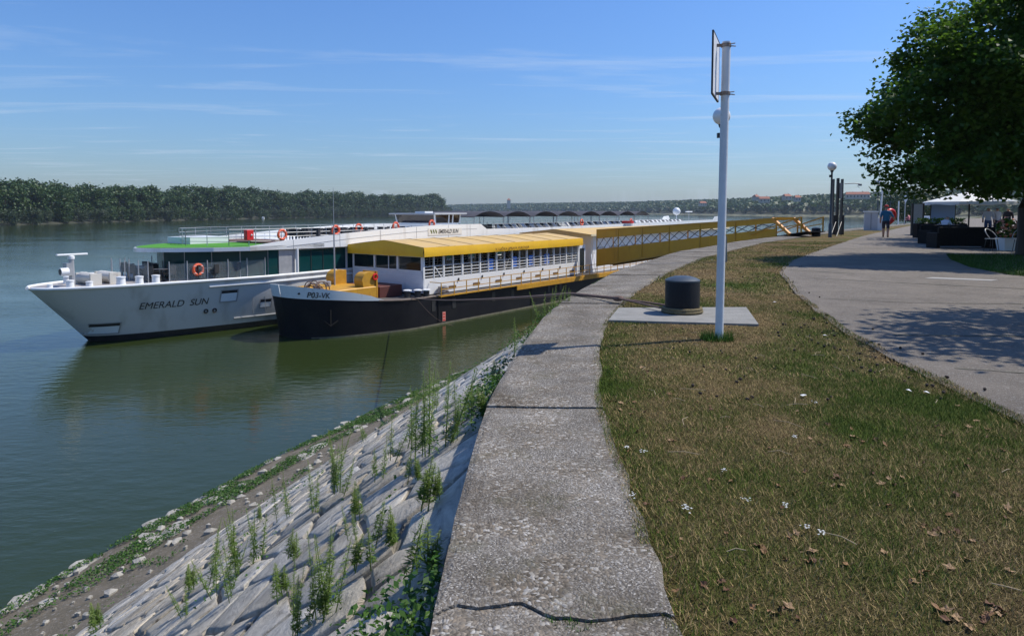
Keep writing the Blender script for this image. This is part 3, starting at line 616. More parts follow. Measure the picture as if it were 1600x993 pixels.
# big rounded bush at the far end of the promenade, and shrubs beyond
def bush(name, x, y, z, r, h, label, n=2600, mm=None):
    root = empty(name, (x, y, z)); tag(root, label, 'bush'); d = rand_dirs(n); rad = rng.uniform(.4, 1, n) ** .4
    k = 1 + .22 * np.array([nz(a * 2 + x, b * 2, c * 2) for a, b, c in d]); P = d * (rad * k)[:, None] * np.array((r, r, h * .55)) + np.array((0, 0, h * .5)); P[:, 2] = np.maximum(P[:, 2], .1)
    N_ = d + rand_dirs(n) * .8; N_ /= np.linalg.norm(N_, axis=1)[:, None]
    obj('foliage', leaves_mesh('foliage', P, N_, rng.uniform(.2, .45, n) * r * .16 + .1, rng.uniform(0, 1, n), .8), mm or M_leaf_willow, root)
    s = MB()
    for q in range(4): s.tube([(0, 0, 0), (r * .3 * math.cos(q * 1.6), r * .3 * math.sin(q * 1.6), h * .6)], .12, 6, .04)
    s.build('stem', M_bark, root); return root
bush('bush', 66, 112, -.2, 5.2, 5.0, 'rounded grey-green bush at the far end of the promenade', 4200)
bush('bush', 74.5, 122, -.4, 3.2, 6.2, 'taller darker bush behind the rounded bush at the promenade end', 3000, M_leaf_far)
bush('bush', 78, 130, -.2, 4.5, 4.2, 'low dark bush behind the cafe parasol beside the pale field', 3000, M_leaf_far)
for (xx, yy) in ((95, 150), (112, 158), (128, 170)):
    pass
# houses with red roofs on the hill, a tower and pale block
M_roof = mat('roof_tile', (.36, .12, .06), .8, c2=(.28, .10, .055), scale=.8)
M_wall = mat('house_plaster', (.52, .45, .36), .85, c2=(.44, .39, .32), scale=.5)
def house(x, y, z, w, d, h, rh, rz, label):
    root = empty('house', (x, y, z), rz); tag(root, label, 'house', 'houses on the hill')
    MB().box(-w / 2, w / 2, -d / 2, d / 2, 0, h).build('wall', M_wall, root)
    r_ = MB().add([(-w / 2 - .5, -d / 2 - .5, h), (w / 2 + .5, -d / 2 - .5, h), (w / 2 + .5, d / 2 + .5, h), (-w / 2 - .5, d / 2 + .5, h), (-w / 2 + 1, 0, h + rh), (w / 2 - 1, 0, h + rh)], [(0, 1, 5, 4), (2, 3, 4, 5), (1, 2, 5), (3, 0, 4), (3, 2, 1, 0)]).build('roof', M_roof, root)
    MB().box(w * .2, w * .2 + .8, .2, 1., h + rh * .5, h + rh + 1.2).build('chimney', M_wall, r_)
    for k in range(max(2, int(w / 4))):
        xx = -w / 2 + (k + .5) * w / max(2, int(w / 4)); MB().box(xx - .6, xx + .6, -d / 2 - .05, -d / 2 + .1, h * .4, h * .8).build('window', M_glass, root)
for (pxx, pyy, Y, w, rz, lab) in ((1193, 309, 1010, 24, -.2, 'long red-roofed house on the hill just right of the white pole'), (1228, 305, 1040, 18, .2, 'red-roofed house half hidden among hilltop trees left of the lamp'), (1180, 306, 1060, 12, .4, 'small red-roofed house at the left end of the hilltop roofs'),
                              (1338, 302, 900, 46, -.35, 'longest red-roofed building on the hill behind the second globe lamp'), (1244, 307, 980, 13, 0, 'small red-roofed house nearest the tall lamp on the hill'), (1097, 316, 1350, 22, .2, 'pale house on the hill left of the white pole')):
    X = (pxx - 800) / 1067 * Y; Z = CAMZ + (330 - pyy) * Y / 1067; house(X, Y, Z - 7.5, w * .62, 9, 6, 3.4, rz, lab)
t = empty('tower', ((795 - 800) / 1067 * 2300, 2300, 12)); tag(t, 'small square tower poking above the distant wooded ridge', 'tower')
MB().box(-6, 6, -6, 6, 0, 27).build('wall', M_wall, t); MB().add([(-7, -7, 27), (7, -7, 27), (7, 7, 27), (-7, 7, 27), (0, 0, 34)], [(0, 1, 4), (1, 2, 4), (2, 3, 4), (3, 0, 4), (3, 2, 1, 0)]).build('roof', M_roof, t)
# little white boat on the far bank
bt = empty('motorboat', (-251, 690, WZ), R(100)); tag(bt, 'tiny white motorboat moored under the trees of the left bank', 'boat')
V = []
for z, f in ((-.2, .8), (.9, 1.)):
    for sx_, hb in ((-4, 1.2), (0, 1.3), (3, .9), (4.6, .05)): V += [(sx_ * f, -hb * f, z), (sx_ * f, hb * f, z)]
F = []
for i in range(3): F += [(2 * i, 2 * i + 2, 8 + 2 * i + 2, 8 + 2 * i), (2 * i + 1, 8 + 2 * i + 1, 8 + 2 * i + 3, 2 * i + 3), (8 + 2 * i, 8 + 2 * i + 2, 8 + 2 * i + 3, 8 + 2 * i + 1)]
F += [(0, 8, 9, 1)]
MB().add(V, F).build('hull', M_white, bt); MB().box(-2, 1.2, -.9, .9, .9, 2.1).build('cabin', M_white, bt); MB().box(-1.6, .9, -.93, .93, 1.3, 1.8).build('window', M_glass, bt)

# ================================================================= CRUISE SHIP  (x aft, y to the far side, z up from the water)
SHIP = Vector((-24.054, 39.817, WZ)); SHA = R(55.313)
def s2w(s, w, z): return (SHIP.x + math.cos(SHA) * s - math.sin(SHA) * w, SHIP.y + math.sin(SHA) * s + math.cos(SHA) * w, WZ + z)
ship = empty('cruise_ship', SHIP, SHA); tag(ship, 'long white river cruise ship with EMERALD SUN lettering on its bow', 'ship')
HBW = 4.6; SLEN = 99.
def s_stem(z): return -.8 - 2.9 * max(0., z) / 3.3 if z >= 0 else -.8 - z * 1.5
def ship_hb(s, z):
    t = max(0, min(1, z / 3.3)); x = s - s_stem(z); Lh = 14 - 2.3 * t; e = .5 - .08 * t
    if x <= 0: return 0.
    h = HBW * min(1., x / Lh) ** e
    if s > SLEN - 6: h *= 1 - .12 * ((s - SLEN + 6) / 6) ** 2
    return h
def ship_strip(z0, z1, nz_=4, off=0.):
    fr = [0, .01, .03, .06, .1, .15, .2, .27, .34, .42, .5, .6, .7, .82, .92, 1.0]; V = []; zs = [z0 + (z1 - z0) * k / nz_ for k in range(nz_ + 1)]
    st = lambda z: [s_stem(z) + f * (13.5 - s_stem(z)) for f in fr] + [20, 40, 60, 80, SLEN - 6, SLEN - 3, SLEN]
    cols = len(fr) + 7
    for z in zs:
        for sd in (-1, 1):
            for s in st(z): V.append((s, sd * (ship_hb(s, z) + off), z))
    F = []; row = 2 * cols
    for k in range(nz_):
        for sd in range(2):
            for i in range(cols - 1):
                a = k * row + sd * cols + i; F.append((a, a + 1, a + 1 + row, a + row))
        F.append((k * row + cols - 1, k * row + 2 * cols - 1, (k + 1) * row + 2 * cols - 1, (k + 1) * row + cols - 1))
    return MB().add(V, F)
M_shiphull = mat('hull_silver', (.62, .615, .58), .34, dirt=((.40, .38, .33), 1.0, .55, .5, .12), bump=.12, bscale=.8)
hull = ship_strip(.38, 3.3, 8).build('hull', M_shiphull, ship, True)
ship_strip(-.8, .38, 3).build('boot_stripe', M_boot, ship, True)
def ship_plan(z, off, s_end, s_start=None):
    fr = [0, .02, .05, .1, .17, .25, .35, .5, .7, .85, 1.]; a = s_stem(z) if s_start is None else s_start
    S = [a + f * (13 - a) for f in fr] + [s_end]; return [(s, -(max(0, ship_hb(s, z) + off))) for s in S] + [(s, max(0, ship_hb(s, z) + off)) for s in reversed(S)]
pl = ship_plan(3.3, 0, SLEN); MB().prism([p for i, p in enumerate(pl) if i not in (0,)], 3.24, 3.305).build('deck', M_deck, ship)
# white gunwale bead round the bow and along the side
m = MB()
S = [-3.68, -3.3, -2.6, -1.4, 0, 2, 4, 6, 8, 10, 13, 30, 60, SLEN - 2]
for sd in (-1, 1): m.tube([(s, sd * ship_hb(s, 3.3), 3.32) for s in S], .09, 8)
m.build('gunwale', M_white, ship, True)
m = MB(); m.tube([(s, -ship_hb(s, 2.95) - .03, 2.95 + max(0, s - 4) * .002) for s in (4.4, 5.5, 7, 9, 11, 13, 30, 60, SLEN - 3)], .07, 6)
m.build('rubbing_strake', M_white, ship, True)
m = MB(); m.tube([(s, -ship_hb(s, .75) - .03, .75) for s in (6.2, 7, 8, 10, 12, 14, 30, 60)], .05, 6); m.build('lower_strake', M_grey, ship)
def on_hull_text(txt, s0, s1, z0, h, mt, shear=0., bold=0.):
    me = text_mesh(txt, 1., shear, bold); X = [v.co.x for v in me.vertices]; Y = [v.co.y for v in me.vertices]; a, b = min(X), max(X); c, d = min(Y), max(Y)
    bm = bmesh.new(); bm.from_mesh(me); bmesh.ops.subdivide_edges(bm, edges=[e for e in bm.edges if e.calc_length() > .25], cuts=2); bmesh.ops.triangulate(bm, faces=bm.faces); bm.to_mesh(me); bm.free()
    for v in me.vertices:
        s = s0 + (v.co.x - a) / (b - a) * (s1 - s0); z = z0 + (v.co.y - c) / (d - c) * h; v.co = (s, -ship_hb(s, z) - .025, z)
    return me
obj('lettering', on_hull_text('EMERALD  SUN', .85, 4.5, 1.84, .40, M_dark, .12, 0.), M_dark, hull)
def hull_pocket(s0, s1, z0, z1, parent, name='hull_recess'):
    """framed recess let into the bow plating: dark lintel, pale sloped back, following the curve of the hull"""
    def strip(sa, sb, za, zb, oa, ob=None, n_=8):
        ob = oa if ob is None else ob; V = []
        for i in range(n_ + 1): q = sa + (sb - sa) * i / n_; V += [(q, -ship_hb(q, za) - oa, za), (q, -ship_hb(q, zb) - ob, zb)]
        return V, [(2 * i, 2 * i + 2, 2 * i + 3, 2 * i + 1) for i in range(n_)]
    o = MB().add(*strip(s0 - .06, s1 + .06, z0 - .06, z0, .03)).add(*strip(s0 - .06, s1 + .06, z1, z1 + .05, .03)).add(*strip(s0 - .06, s0, z0, z1, .03, None, 2)).add(*strip(s1, s1 + .06, z0, z1, .03, None, 2)).build(name, M_grey, parent, fixn=False)
    MB().add(*strip(s0, s1, z0, z1 - .17, .026, .014)).build('back_plate', M_bulwark, o, fixn=False)
    MB().add(*strip(s0, s1, z1 - .17, z1, .016)).build('recess_opening', M_dark, o, fixn=False)
hull_pocket(-1.2, .1, .52, 1.12, hull, 'anchor_pocket'); hull_pocket(5.2, 6.15, 1.92, 2.6, hull); hull_pocket(7.75, 8.45, 1.3, 1.8, hull)
for s in (4.45, 4.95):
    z = 1.4; MB().torus((s, -ship_hb(s, z) - .02, z), .11, .05, 'y', 14, 6).build('hawse_pipe', M_dark, hull)
m = MB()
for s in (7.2, 8.0, 9.8): m.box(s, s + .015, -ship_hb(s, 2) - .012, -ship_hb(s, 2) + .02, 1.0, 2.9)
m.build('plate_seam', M_grey, hull)
# foredeck gear
for (s, w, h, r) in ((-2.9, -.55, .22, .14), (-2.2, -1.3, .42, .20), (-1.35, -1.6, .30, .18), (.1, -2.1, .48, .24), (.95, -2.45, .46, .22), (1.75, -2.75, .48, .22), (-1.2, 1.5, .4, .2), (.4, 2.2, .46, .22)):
    m = MB(); m.lathe([(r * 1.1, 0), (r * 1.1, .04), (r, .05), (r * .94, h * .85), (r * 1.05, h * .86), (r * 1.05, h), (r * .5, h + .02)], (s, w, 3.31), 16); m.build('deck_bollard', M_white, ship, True)
mast = MB(); mast.tube([(-1.6, -.1, 3.3), (-1.6, -.1, 4.85)], .16, 10, .13); mast.box(-1.95, -1.65, -.35, .15, 3.9, 4.6); mb_ = mast.build('bow_mast', M_grey, ship)
MB().box(-2.35, -.75, -.20, .0, 5.02, 5.12).build('radar_scanner', M_white, mb_, bevel=.03); MB().lathe([(.17, 0), (.17, .16), (.10, .2)], (-1.6, -.1, 4.82), 12).build('radar_base', M_white, mb_)
MB().tube([(-2.35, -.5, 4.15), (-1.95, -.5, 4.15)], .22, 14).build('searchlight', M_white, mb_); MB().tube([(-2.37, -.5, 4.15), (-2.352, -.5, 4.15)], .17, 14).build('searchlight_lens', M_dark, mb_)
for s in (-.7, .35):
    m = MB().tube([(s, -.8, 3.65), (s, .8, 3.65)], .34, 14); m.box(s - .3, s + .3, -.95, -.8, 3.3, 3.95); m.box(s - .3, s + .3, .8, .95, 3.3, 3.95); m.build('windlass', mat('windlass_cream', (.6, .57, .5), .5, dirt=((.3, .2, .15), 3, .6, .5)), ship)
for (s, w) in ((.8, .4), (1.15, -.4), (1.7, .2), (1.9, .6)):
    MB().tube([(s, w, 3.3), (s, w, 4.6)], .03, 6).build('flag_staff', M_grey, ship)
# glazed wind screen round the foredeck terrace
m_gl = bpy.data.materials.new('clear_screen'); m_gl.use_nodes = True
_b = m_gl.node_tree.nodes['Principled BSDF']; _b.inputs['Base Color'].default_value = (.75, .85, .85, 1); _b.inputs['Roughness'].default_value = .03; _b.inputs['Alpha'].default_value = .07
posts = [(2.4, -3.05), (3.3, -3.4), (4.4, -3.72), (5.6, -3.98), (6.8, -4.18), (8.0, -4.33)]
for k, (s, w) in enumerate(posts):
    MB().tube([(s, w, 3.3), (s, w, 4.55)], .035, 6).build('screen_post', M_grey, ship)
    if k: a = posts[k - 1]; MB().add([(a[0], a[1], 3.42), (s, w, 3.42), (s, w, 4.4), (a[0], a[1], 4.4), (a[0], a[1] + .012, 3.42), (s, w + .012, 3.42), (s, w + .012, 4.4), (a[0], a[1] + .012, 4.4)], [(0, 1, 2, 3), (7, 6, 5, 4), (3, 2, 6, 7), (0, 4, 5, 1)]).build('glass_panel', m_gl, ship)
for k in range(5):
    s = 1.6; w = -2.2 + 1.1 * k; MB().tube([(s, w, 3.3), (s, w, 4.6)], .035, 6).build('screen_post', M_grey, ship)
    if k: MB().box(s - .006, s + .006, w - 1.06, w - .04, 3.45, 4.45).build('glass_panel', m_gl, ship)
for w in (3.4, 3.9, 4.2): MB().tube([(3 + (w - 3.4) * 4, w, 3.3), (3 + (w - 3.4) * 4, w, 4.5)], .035, 6).build('screen_post', M_grey, ship)
# lounge glazing under the turf canopy
LG = [(8.25, -4.3), (6.6, -3.75), (5.2, -2.9), (4.2, -1.6), (3.75, 0), (4.2, 1.6), (5.2, 2.9), (6.6, 3.75), (8.25, 4.3)]
MB().prism([(s + .25, w * .96) for s, w in LG], 3.31, 3.34).build('lounge_floor', M_interior, ship)
m = MB().add([(9.5, -4.2, 3.3), (9.5, 4.2, 3.3), (9.5, 4.2, 5.0), (9.5, -4.2, 5.0)], [(0, 1, 2, 3)]); m.build('lounge_bulkhead', M_interior, ship, fixn=False)
for a, b in zip(LG[:-1], LG[1:]):
    n_ = Vector((b[1] - a[1], a[0] - b[0], 0)).normalized() * -.03
    MB().add([(a[0], a[1], 3.36), (b[0], b[1], 3.36), (b[0], b[1], 5.0), (a[0], a[1], 5.0), (a[0] + n_.x, a[1] + n_.y, 3.36), (b[0] + n_.x, b[1] + n_.y, 3.36), (b[0] + n_.x, b[1] + n_.y, 5.), (a[0] + n_.x, a[1] + n_.y, 5.)], [(0, 1, 2, 3), (7, 6, 5, 4), (0, 4, 5, 1), (3, 2, 6, 7), (1, 5, 6, 2), (0, 3, 7, 4)]).build('lounge_window', M_teal, ship)
    MB().bar((a[0], a[1], 3.32), (a[0], a[1], 5.02), .07).build('window_post', M_grey, ship)
# side windows aft of the lounge: pale panel then long dark-teal windows, frames between
side = lambda s0, s1, z0, z1, y, name, mt, par=ship: MB().box(s0, s1, y, y + .06, z0, z1).build(name, mt, par)
side(9.0, 10.25, 3.36, 5.0, -4.42, 'side_panel', M_grey); side(8.25, 9.0, 3.36, 5.0, -4.36, 'lounge_window', M_teal)
MB().tube([(10.35, -4.55, 3.3), (10.35, -4.55, 5.05)], .10, 8).build('pillar', M_white, ship)
MB().box(10.2, SLEN - 4, -4.3, 4.3, 3.3, 4.95).build('cabin_block', M_shipwhite, ship)
s = 10.6
while s < SLEN - 8:
    e = s + 4.1; side(s, e, 3.4, 4.9, -4.37, 'side_window', M_teal)
    for k in range(1, 4): MB().box(s + k * 1.03 - .02, s + k * 1.03 + .02, -4.40, -4.371, 3.4, 4.9).build('window_mullion', M_dark, ship)
    s = e + .25
# lower deck windows
for k in range(24):
    s = 14 + k * 3.3; MB().box(s, s + 1.9, -4.64, -4.5, 1.55, 2.35).build('hull_window', M_glass, ship)
# canopy with artificial turf, fascia, sun deck
CP = [(6.75, -4.62), (4.9, -3.6), (3.3, -2.2), (2.3, -.8), (2.05, 0), (2.3, .8), (3.3, 2.2), (4.9, 3.6), (6.75, 4.62), (12.6, 4.62), (12.6, -4.62)]
MB().prism(CP, 5.03, 5.27).build('canopy', M_shipwhite, ship)
MB().prism([(s + .12 if s < 10 else s - 1.3, w * .965) for s, w in CP], 5.272, 5.30).build('turf', M_turf, ship)
MB().box(9.4, 12.6, -4.2, 4.2, 5.31, 5.42).build('step', M_wood, ship)
MB().box(12.6, SLEN, -4.55, 4.55, 5.0, 5.3).build('sun_deck', M_shipwhite, ship)
FT = [(6.75, 5.32), (9.5, 5.60), (14.6, 5.93), (20, 6.2), (25, 6.37), (30.6, 6.35), (31.5, 5.88), (45, 5.84), (65, 5.95), (90, 6.1), (95.5, 6.12), (96.3, 6.6), (98.5, 6.7), (99, 6.2)]
FBt = [(6.75, 5.03), (14.6, 4.97), (30, 4.95), (99, 4.95)]
for sd in (-1, 1):
    a = sd * 4.62; b = sd * 4.54; Ss = sorted(set([p[0] for p in FT] + [12, 17, 22.5, 28, 38, 55, 75]))
    V = []
    for s in Ss: zt, zb = interp(s, FT), interp(s, FBt); V += [(s, a, zb), (s, a, zt), (s, b, zt), (s, b, zb)]
    F = [];
    for i in range(len(Ss) - 1):
        for k in range(4): F.append((4 * i + k, 4 * i + (k + 1) % 4, 4 * i + 4 + (k + 1) % 4, 4 * i + 4 + k))
    F += [(0, 1, 2, 3), tuple(4 * (len(Ss) - 1) + k for k in (3, 2, 1, 0))]
    fas = MB().add(V, F).build('fascia', M_shipwhite, ship)
    if sd < 0:
        m = MB()
        for s in (10, 14, 18, 22, 26, 29): m.box(s, s + .02, -4.634, -4.61, 5.0, interp(s, FT) - .02)
        m.build('panel_seam', M_grey, fas)
        m = MB(); m.tube([(s, -4.63, interp(s, FT) - .42) for s in (9.5, 14.6, 20, 25, 30)], .012, 4); m.build('panel_seam', M_grey, fas)
        MB().box(23.4, 27.8, -4.65, -4.62, 5.50, 6.08).build('name_plate', mat('plate_cream', (.72, .70, .64), .5), fas)
        me = text_mesh('EMERALD SUN', .46, .25, .012)
        for v in me.vertices: v.co = (24.65 + v.co.x * .88, -4.655, 5.64 + v.co.y)
        obj('lettering', me, M_dark, fas)
        g_ = MB()
        for k in range(3): c = 23.75 + k * .3; g_.add([(c - .13, -4.656, 5.95), (c + .05, -4.656, 5.62), (c + .16, -4.656, 5.72), (c + .02, -4.656, 5.98)], [(0, 1, 2, 3)])
        g_.build('emblem', mat('emblem_olive', (.12, .14, .03), .5), fas, fixn=False)
        for k in range(9): s = 66 + k * 3.2; MB().box(s, s + 1.9, -4.66, -4.56, 5.0, 5.36).build('deck_opening', M_dark, fas)
        MB().tube([(61.5, -4.75, 5.1), (61.5, -4.75, 6.25)], .75, 16).build('fender_roll', M_white, fas); MB().tube([(61.5, -4.75, 5.98), (61.5, -4.75, 6.27)], .765, 16).build('red_band', M_red, fas); MB().tube([(61.5, -4.75, 5.08), (61.5, -4.75, 5.38)], .765, 16).build('blue_band', M_navy, fas)
# sun deck railings
def railing(pts, h, nr=3, step=1.4, name='railing', mt=None, par=ship, r=.018, rp=.025):
    m = MB(); mt = mt or M_grey
    for a, b in zip(pts[:-1], pts[1:]):
        a, b = Vector(a), Vector(b); n_ = max(1, int((b - a).length / step))
        for k in range(n_ + 1): p = a + (b - a) * k / n_; m.tube([p, p + Vector((0, 0, h))], rp, 5)
        for q in range(nr): z = Vector((0, 0, h * (q + 1) / nr)); m.tube([a + z, b + z], r, 5)
    return m.build(name, mt, par)
railing([(26, -3.9, 5.3), (9.6, -3.9, 5.3), (6.4, -2.9, 5.3), (5.2, 0, 5.3), (6.4, 2.9, 5.3), (9.6, 4.3, 5.3), (95, 4.3, 5.3)], 1.05, 4, 1.25)
railing([(33, -4.2, 5.3), (95, -4.2, 5.3)], 1.0, 3, 1.8)
MB().box(6.2, 9.0, 1.2, 4.0, 5.31, 5.75).build('deck_locker', M_white, ship)
# wheelhouse
X0, X1 = 27.0, 30.2
wh = MB().add([(X0 + .3, -2.3, 5.3), (X1, -2.3, 5.3), (X1, 2.3, 5.3), (X0 + .3, 2.3, 5.3), (X0, -2.3, 6.45), (X1, -2.3, 6.45), (X1, 2.3, 6.45), (X0, 2.3, 6.45)], [(0, 1, 5, 4), (1, 2, 6, 5), (2, 3, 7, 6), (3, 0, 4, 7), (4, 5, 6, 7)]).build('wheelhouse', M_white, ship)
MB().add([(X0, -2.3, 6.45), (X1, -2.3, 6.45), (X1, 2.3, 6.45), (X0, 2.3, 6.45), (X0 - .25, -2.4, 7.2), (X1 + .2, -2.4, 7.2), (X1 + .2, 2.4, 7.2), (X0 - .25, 2.4, 7.2)], [(0, 1, 5, 4), (1, 2, 6, 5), (2, 3, 7, 6), (3, 0, 4, 7)]).build('wheelhouse_glass', mat('brown_glass', (.02, .012, .01), .08, spec=.6), wh)
for (x, y) in ((X0 - .2, -2.37), (X0 - .2, 2.37), (28.75, -2.37), (29.3, -2.37), (X1 + .15, -2.37), (X1 + .15, 2.37)): MB().bar((x + (.15 if x < 28 else 0), y * .975, 6.42), (x, y, 7.22), .12).build('wheelhouse_pillar', M_white, wh)
MB().box(X0 - .7, X1 + .7, -2.8, 2.8, 7.2, 7.34).build('wheelhouse_roof', M_grey, wh, bevel=.04); MB().box(27.5, 28.6, -.6, .6, 7.34, 7.5).build('roof_hatch', M_white, wh)
# fabric sun awnings on the sun deck
M_awn = mat('awning_dark', (.045, .045, .055), .8, c2=(.07, .065, .07), scale=2)
for k in range(8):
    a = 31.2 + k * 5.1 + (k % 2) * -.3; L_ = 4.85; V = []; F = []; nn = 8
    for i in range(nn + 1):
        t = i / nn; z = 7.02 + .52 * math.sin(math.pi * t) ** .8
        for w in (-3.4, -1.2, 1.2, 3.4): V.append((a + L_ * t, w, z - .05 * abs(w) / 3.4))
    for i in range(nn):
        for q in range(3): F.append((4 * i + q, 4 * i + q + 1, 4 * i + 4 + q + 1, 4 * i + 4 + q))
    V2 = [(x, y, z - .05) for x, y, z in V]; F2 = [tuple(i + len(V) for i in f[::-1]) for f in F]
    aw = MB().add(V + V2, F + F2).build('awning', M_awn, ship, True, fixn=False)
    for s in (a + .1, a + L_ - .1):
        for w in (-3.3, 3.3): MB().tube([(s, w, 5.3), (s, w, 7.02)], .035, 5).build('awning_post', M_grey, aw)
# stern gear
MB().tube([(88, -1, 5.3), (88, -1, 7.0)], .06, 6).build('dome_mast', M_white, ship); MB().sphere((88, -1, 7.5), .62, 14, 10).build('satellite_dome', M_white, ship, True)
MB().tube([(95, -.5, 5.3), (95, -.5, 7.35)], .05, 6).build('radar_mast', M_grey, ship); MB().box(93.6, 96.4, -.62, -.38, 7.35, 7.52).build('radar_bar', M_white, ship)
# loose things on board
def put(o, s, w, z, rz=0.): o.location = s2w(s, w, z); o.rotation_euler = (0, 0, SHA + rz)
def lifebuoy(name='lifebuoy'):
    r_ = empty(name); MB().torus((0, 0, 0), .30, .085, 'y', 22, 8).build('ring', M_ring, r_, True)
    b = MB()
    for k in range(4): t = k * math.pi / 2 + .78; b.torus((.30 * math.cos(t), 0, .30 * math.sin(t)), .090, .015, 'z', 8, 4)
    b.build('band', M_white, r_); return r_
lb0 = lifebuoy(); first = True
for (s, w, z, lab) in ((3.9, -3.55, 4.0, 'orange lifebuoy on the foredeck wind screen of the cruise ship'), (9.6, -4.0, 5.95, 'orange lifebuoy on the sun deck rail above the artificial turf'), (14.2, -3.98, 6.15, 'orange lifebuoy on the rail above the white fascia, third from the bow'),
                       (17.3, -3.0, 6.2, 'orange lifebuoy leaning low on the sun deck, just left of the barge mast'), (20.3, -3.98, 6.3, 'orange lifebuoy on the sun deck rail just right of the barge mast'), (24.6, -3.98, 6.42, 'orange lifebuoy on the sun deck left of the wheelhouse'),
                       (50.2, -4.28, 6.25, 'orange lifebuoy on the rail among the sun loungers'), (63.5, -4.28, 6.2, 'orange lifebuoy on the stern rail beside the striped fender')):
    o = lb0 if first else copy_tree(lb0); first = False; put(o, s, w, z); tag(o, lab, 'lifebuoy', 'lifebuoys on the cruise ship')
hb = empty('fire_hose_box'); tag(hb, 'red fire hose box on a post at the front of the sun deck', 'hose box'); put(hb, 7.5, -3.4, 5.3)
MB().box(-.25, .25, -.18, .18, .35, 1.0).build('cabinet', M_red, hb, bevel=.02); MB().tube([(0, 0, 0), (0, 0, .36)], .04, 6).build('post', M_grey, hb); MB().sphere((.08, -.19, .68), .06, 8, 6).build('valve', M_white, hb)
def lounger():
    m = MB(); m.box(0, 1.3, -.3, .3, .28, .34); m.add([(1.3, -.3, .3), (1.3, .3, .3), (1.95, .3, .85), (1.95, -.3, .85), (1.3, -.3, .36), (1.3, .3, .36), (1.92, .3, .91), (1.92, -.3, .91)], [(0, 1, 2, 3), (7, 6, 5, 4), (0, 4, 5, 1), (1, 5, 6, 2), (2, 6, 7, 3), (3, 7, 4, 0)])
    for x in (.1, 1.25):
        for y in (-.27, .27): m.bar((x, y, 0), (x, y, .3), .04)
    return m.mesh('sun_lounger')
M_sling = mat('sling_charcoal', (.03, .032, .035), .7); M_sling2 = mat('sling_white', (.6, .6, .6), .7)
lm0 = lounger(); lm0.materials.append(M_sling); lm1 = lm0.copy(); lm1.materials.clear(); lm1.materials.append(M_sling2)
for k in range(62):
    o = bpy.data.objects.new('sun_lounger', lm0 if k % 2 else lm1); col.objects.link(o); put(o, 36.5 + k * .78 + (1.5 if k > 15 else 0) + (1.8 if k > 40 else 0), -3.9, 5.31, R(90) + .1 * random.uniform(-1, 1))
    tag(o, 'dark sun lounger folded upright in the long row on the sun deck' if k % 2 else 'white sun lounger folded upright in the long row on the sun deck', 'sun lounger', 'sun loungers on the ship')
def chair_mesh():
    m = MB(); m.box(-.25, .25, -.25, .25, .40, .47); m.box(.2, .27, -.25, .25, .47, .95); m.box(-.25, .25, -.28, -.23, .6, .65); m.box(-.25, .25, .23, .28, .6, .65)
    for x in (-.22, .22):
        for y in (-.24, .24): m.bar((x, y, 0), (x, y, .62 if x < 0 else .45), .04)
    return m.mesh('deck_chair')
cm0 = chair_mesh(); cm0.materials.append(M_dark)
def table_mesh():
    m = MB(); m.lathe([(.02, .70), (.42, .70), (.42, .74), (.02, .741)], (0, 0, 0), 14); m.tube([(0, 0, 0), (0, 0, .7)], .04, 6); m.lathe([(.25, 0), (.25, .03), (.05, .05)], (0, 0, 0), 12); return m.mesh('deck_table')
tm0 = table_mesh(); tm0.materials.append(mat('table_top', (.12, .12, .125), .4))
def chairs_at(spots, clab, tlab, grp):
    for (s, w, z) in spots:
        t = bpy.data.objects.new('deck_table', tm0); col.objects.link(t); put(t, s, w, z); tag(t, tlab, 'table', grp + ' tables')
        for a in (.4, 2.0, 3.5, 5.1):
            c = bpy.data.objects.new('deck_chair', cm0); col.objects.link(c); put(c, s + .62 * math.cos(a), w + .62 * math.sin(a), z, a); tag(c, clab, 'chair', grp + ' chairs')
chairs_at([(2.6, -1.7, 3.31), (2.6, .3, 3.31), (4.6, -3.1, 3.31), (3.0, 2.0, 3.31), (6.2, -3.0, 3.34), (5.6, -1.2, 3.34), (7.3, -2.4, 3.34)], 'black chair on the cruise ship foredeck terrace', 'round table on the cruise ship foredeck terrace', 'foredeck')
chairs_at([(12.5, -3.1, 5.31), (14.8, -2.9, 5.31), (17, -3.1, 5.31), (19.2, -2.9, 5.31), (21.5, -3.1, 5.31), (13.6, -.6, 5.31), (16, -.4, 5.31), (18.5, -.5, 5.31), (33.5, -3.2, 5.31)], 'black chair on the sun deck forward of the awnings', 'round table on the sun deck forward of the awnings', 'sun deck')

# ================================================================= BARGE  (x aft, y to the far side, z up from the water)
BARGE = Vector((-6.479, 42.812, WZ)); BHA = R(52.854)
def b2w(u, v, z): return (BARGE.x + math.cos(BHA) * u - math.sin(BHA) * v, BARGE.y + math.sin(BHA) * u + math.cos(BHA) * v, WZ + z)
barge = empty('landing_barge', BARGE, BHA); tag(barge, 'black-hulled landing barge with yellow awning and P03-VK on its white bulwark', 'barge')
BC, BH, BL = 4.0, 4.0, 62.
def b_stem(z): return -6.1 - .6 * max(0., z) / 3.25
def b_hb(u, z):
    x = u - b_stem(z)
    return 0. if x <= 0 else BH * min(1., x / 6.3) ** .36
def zdeck(u): return interp(u, [(-6.8, 2.5), (-5, 2.32), (-3, 2.12), (-1, 1.98), (1, 1.9), (60, 1.85)])
def ztop(u): return interp(u, [(-6.8, 3.28), (-5.8, 3.10), (-4.5, 2.85), (-3.4, 2.62), (-2.6, 2.40), (-2.1, 2.20), (-1.7, 2.0), (60, 1.85)])
ufr = [0, .008, .03, .07, .12, .2, .3, .4, .5, .6, .7, .8, .9, 1.0]
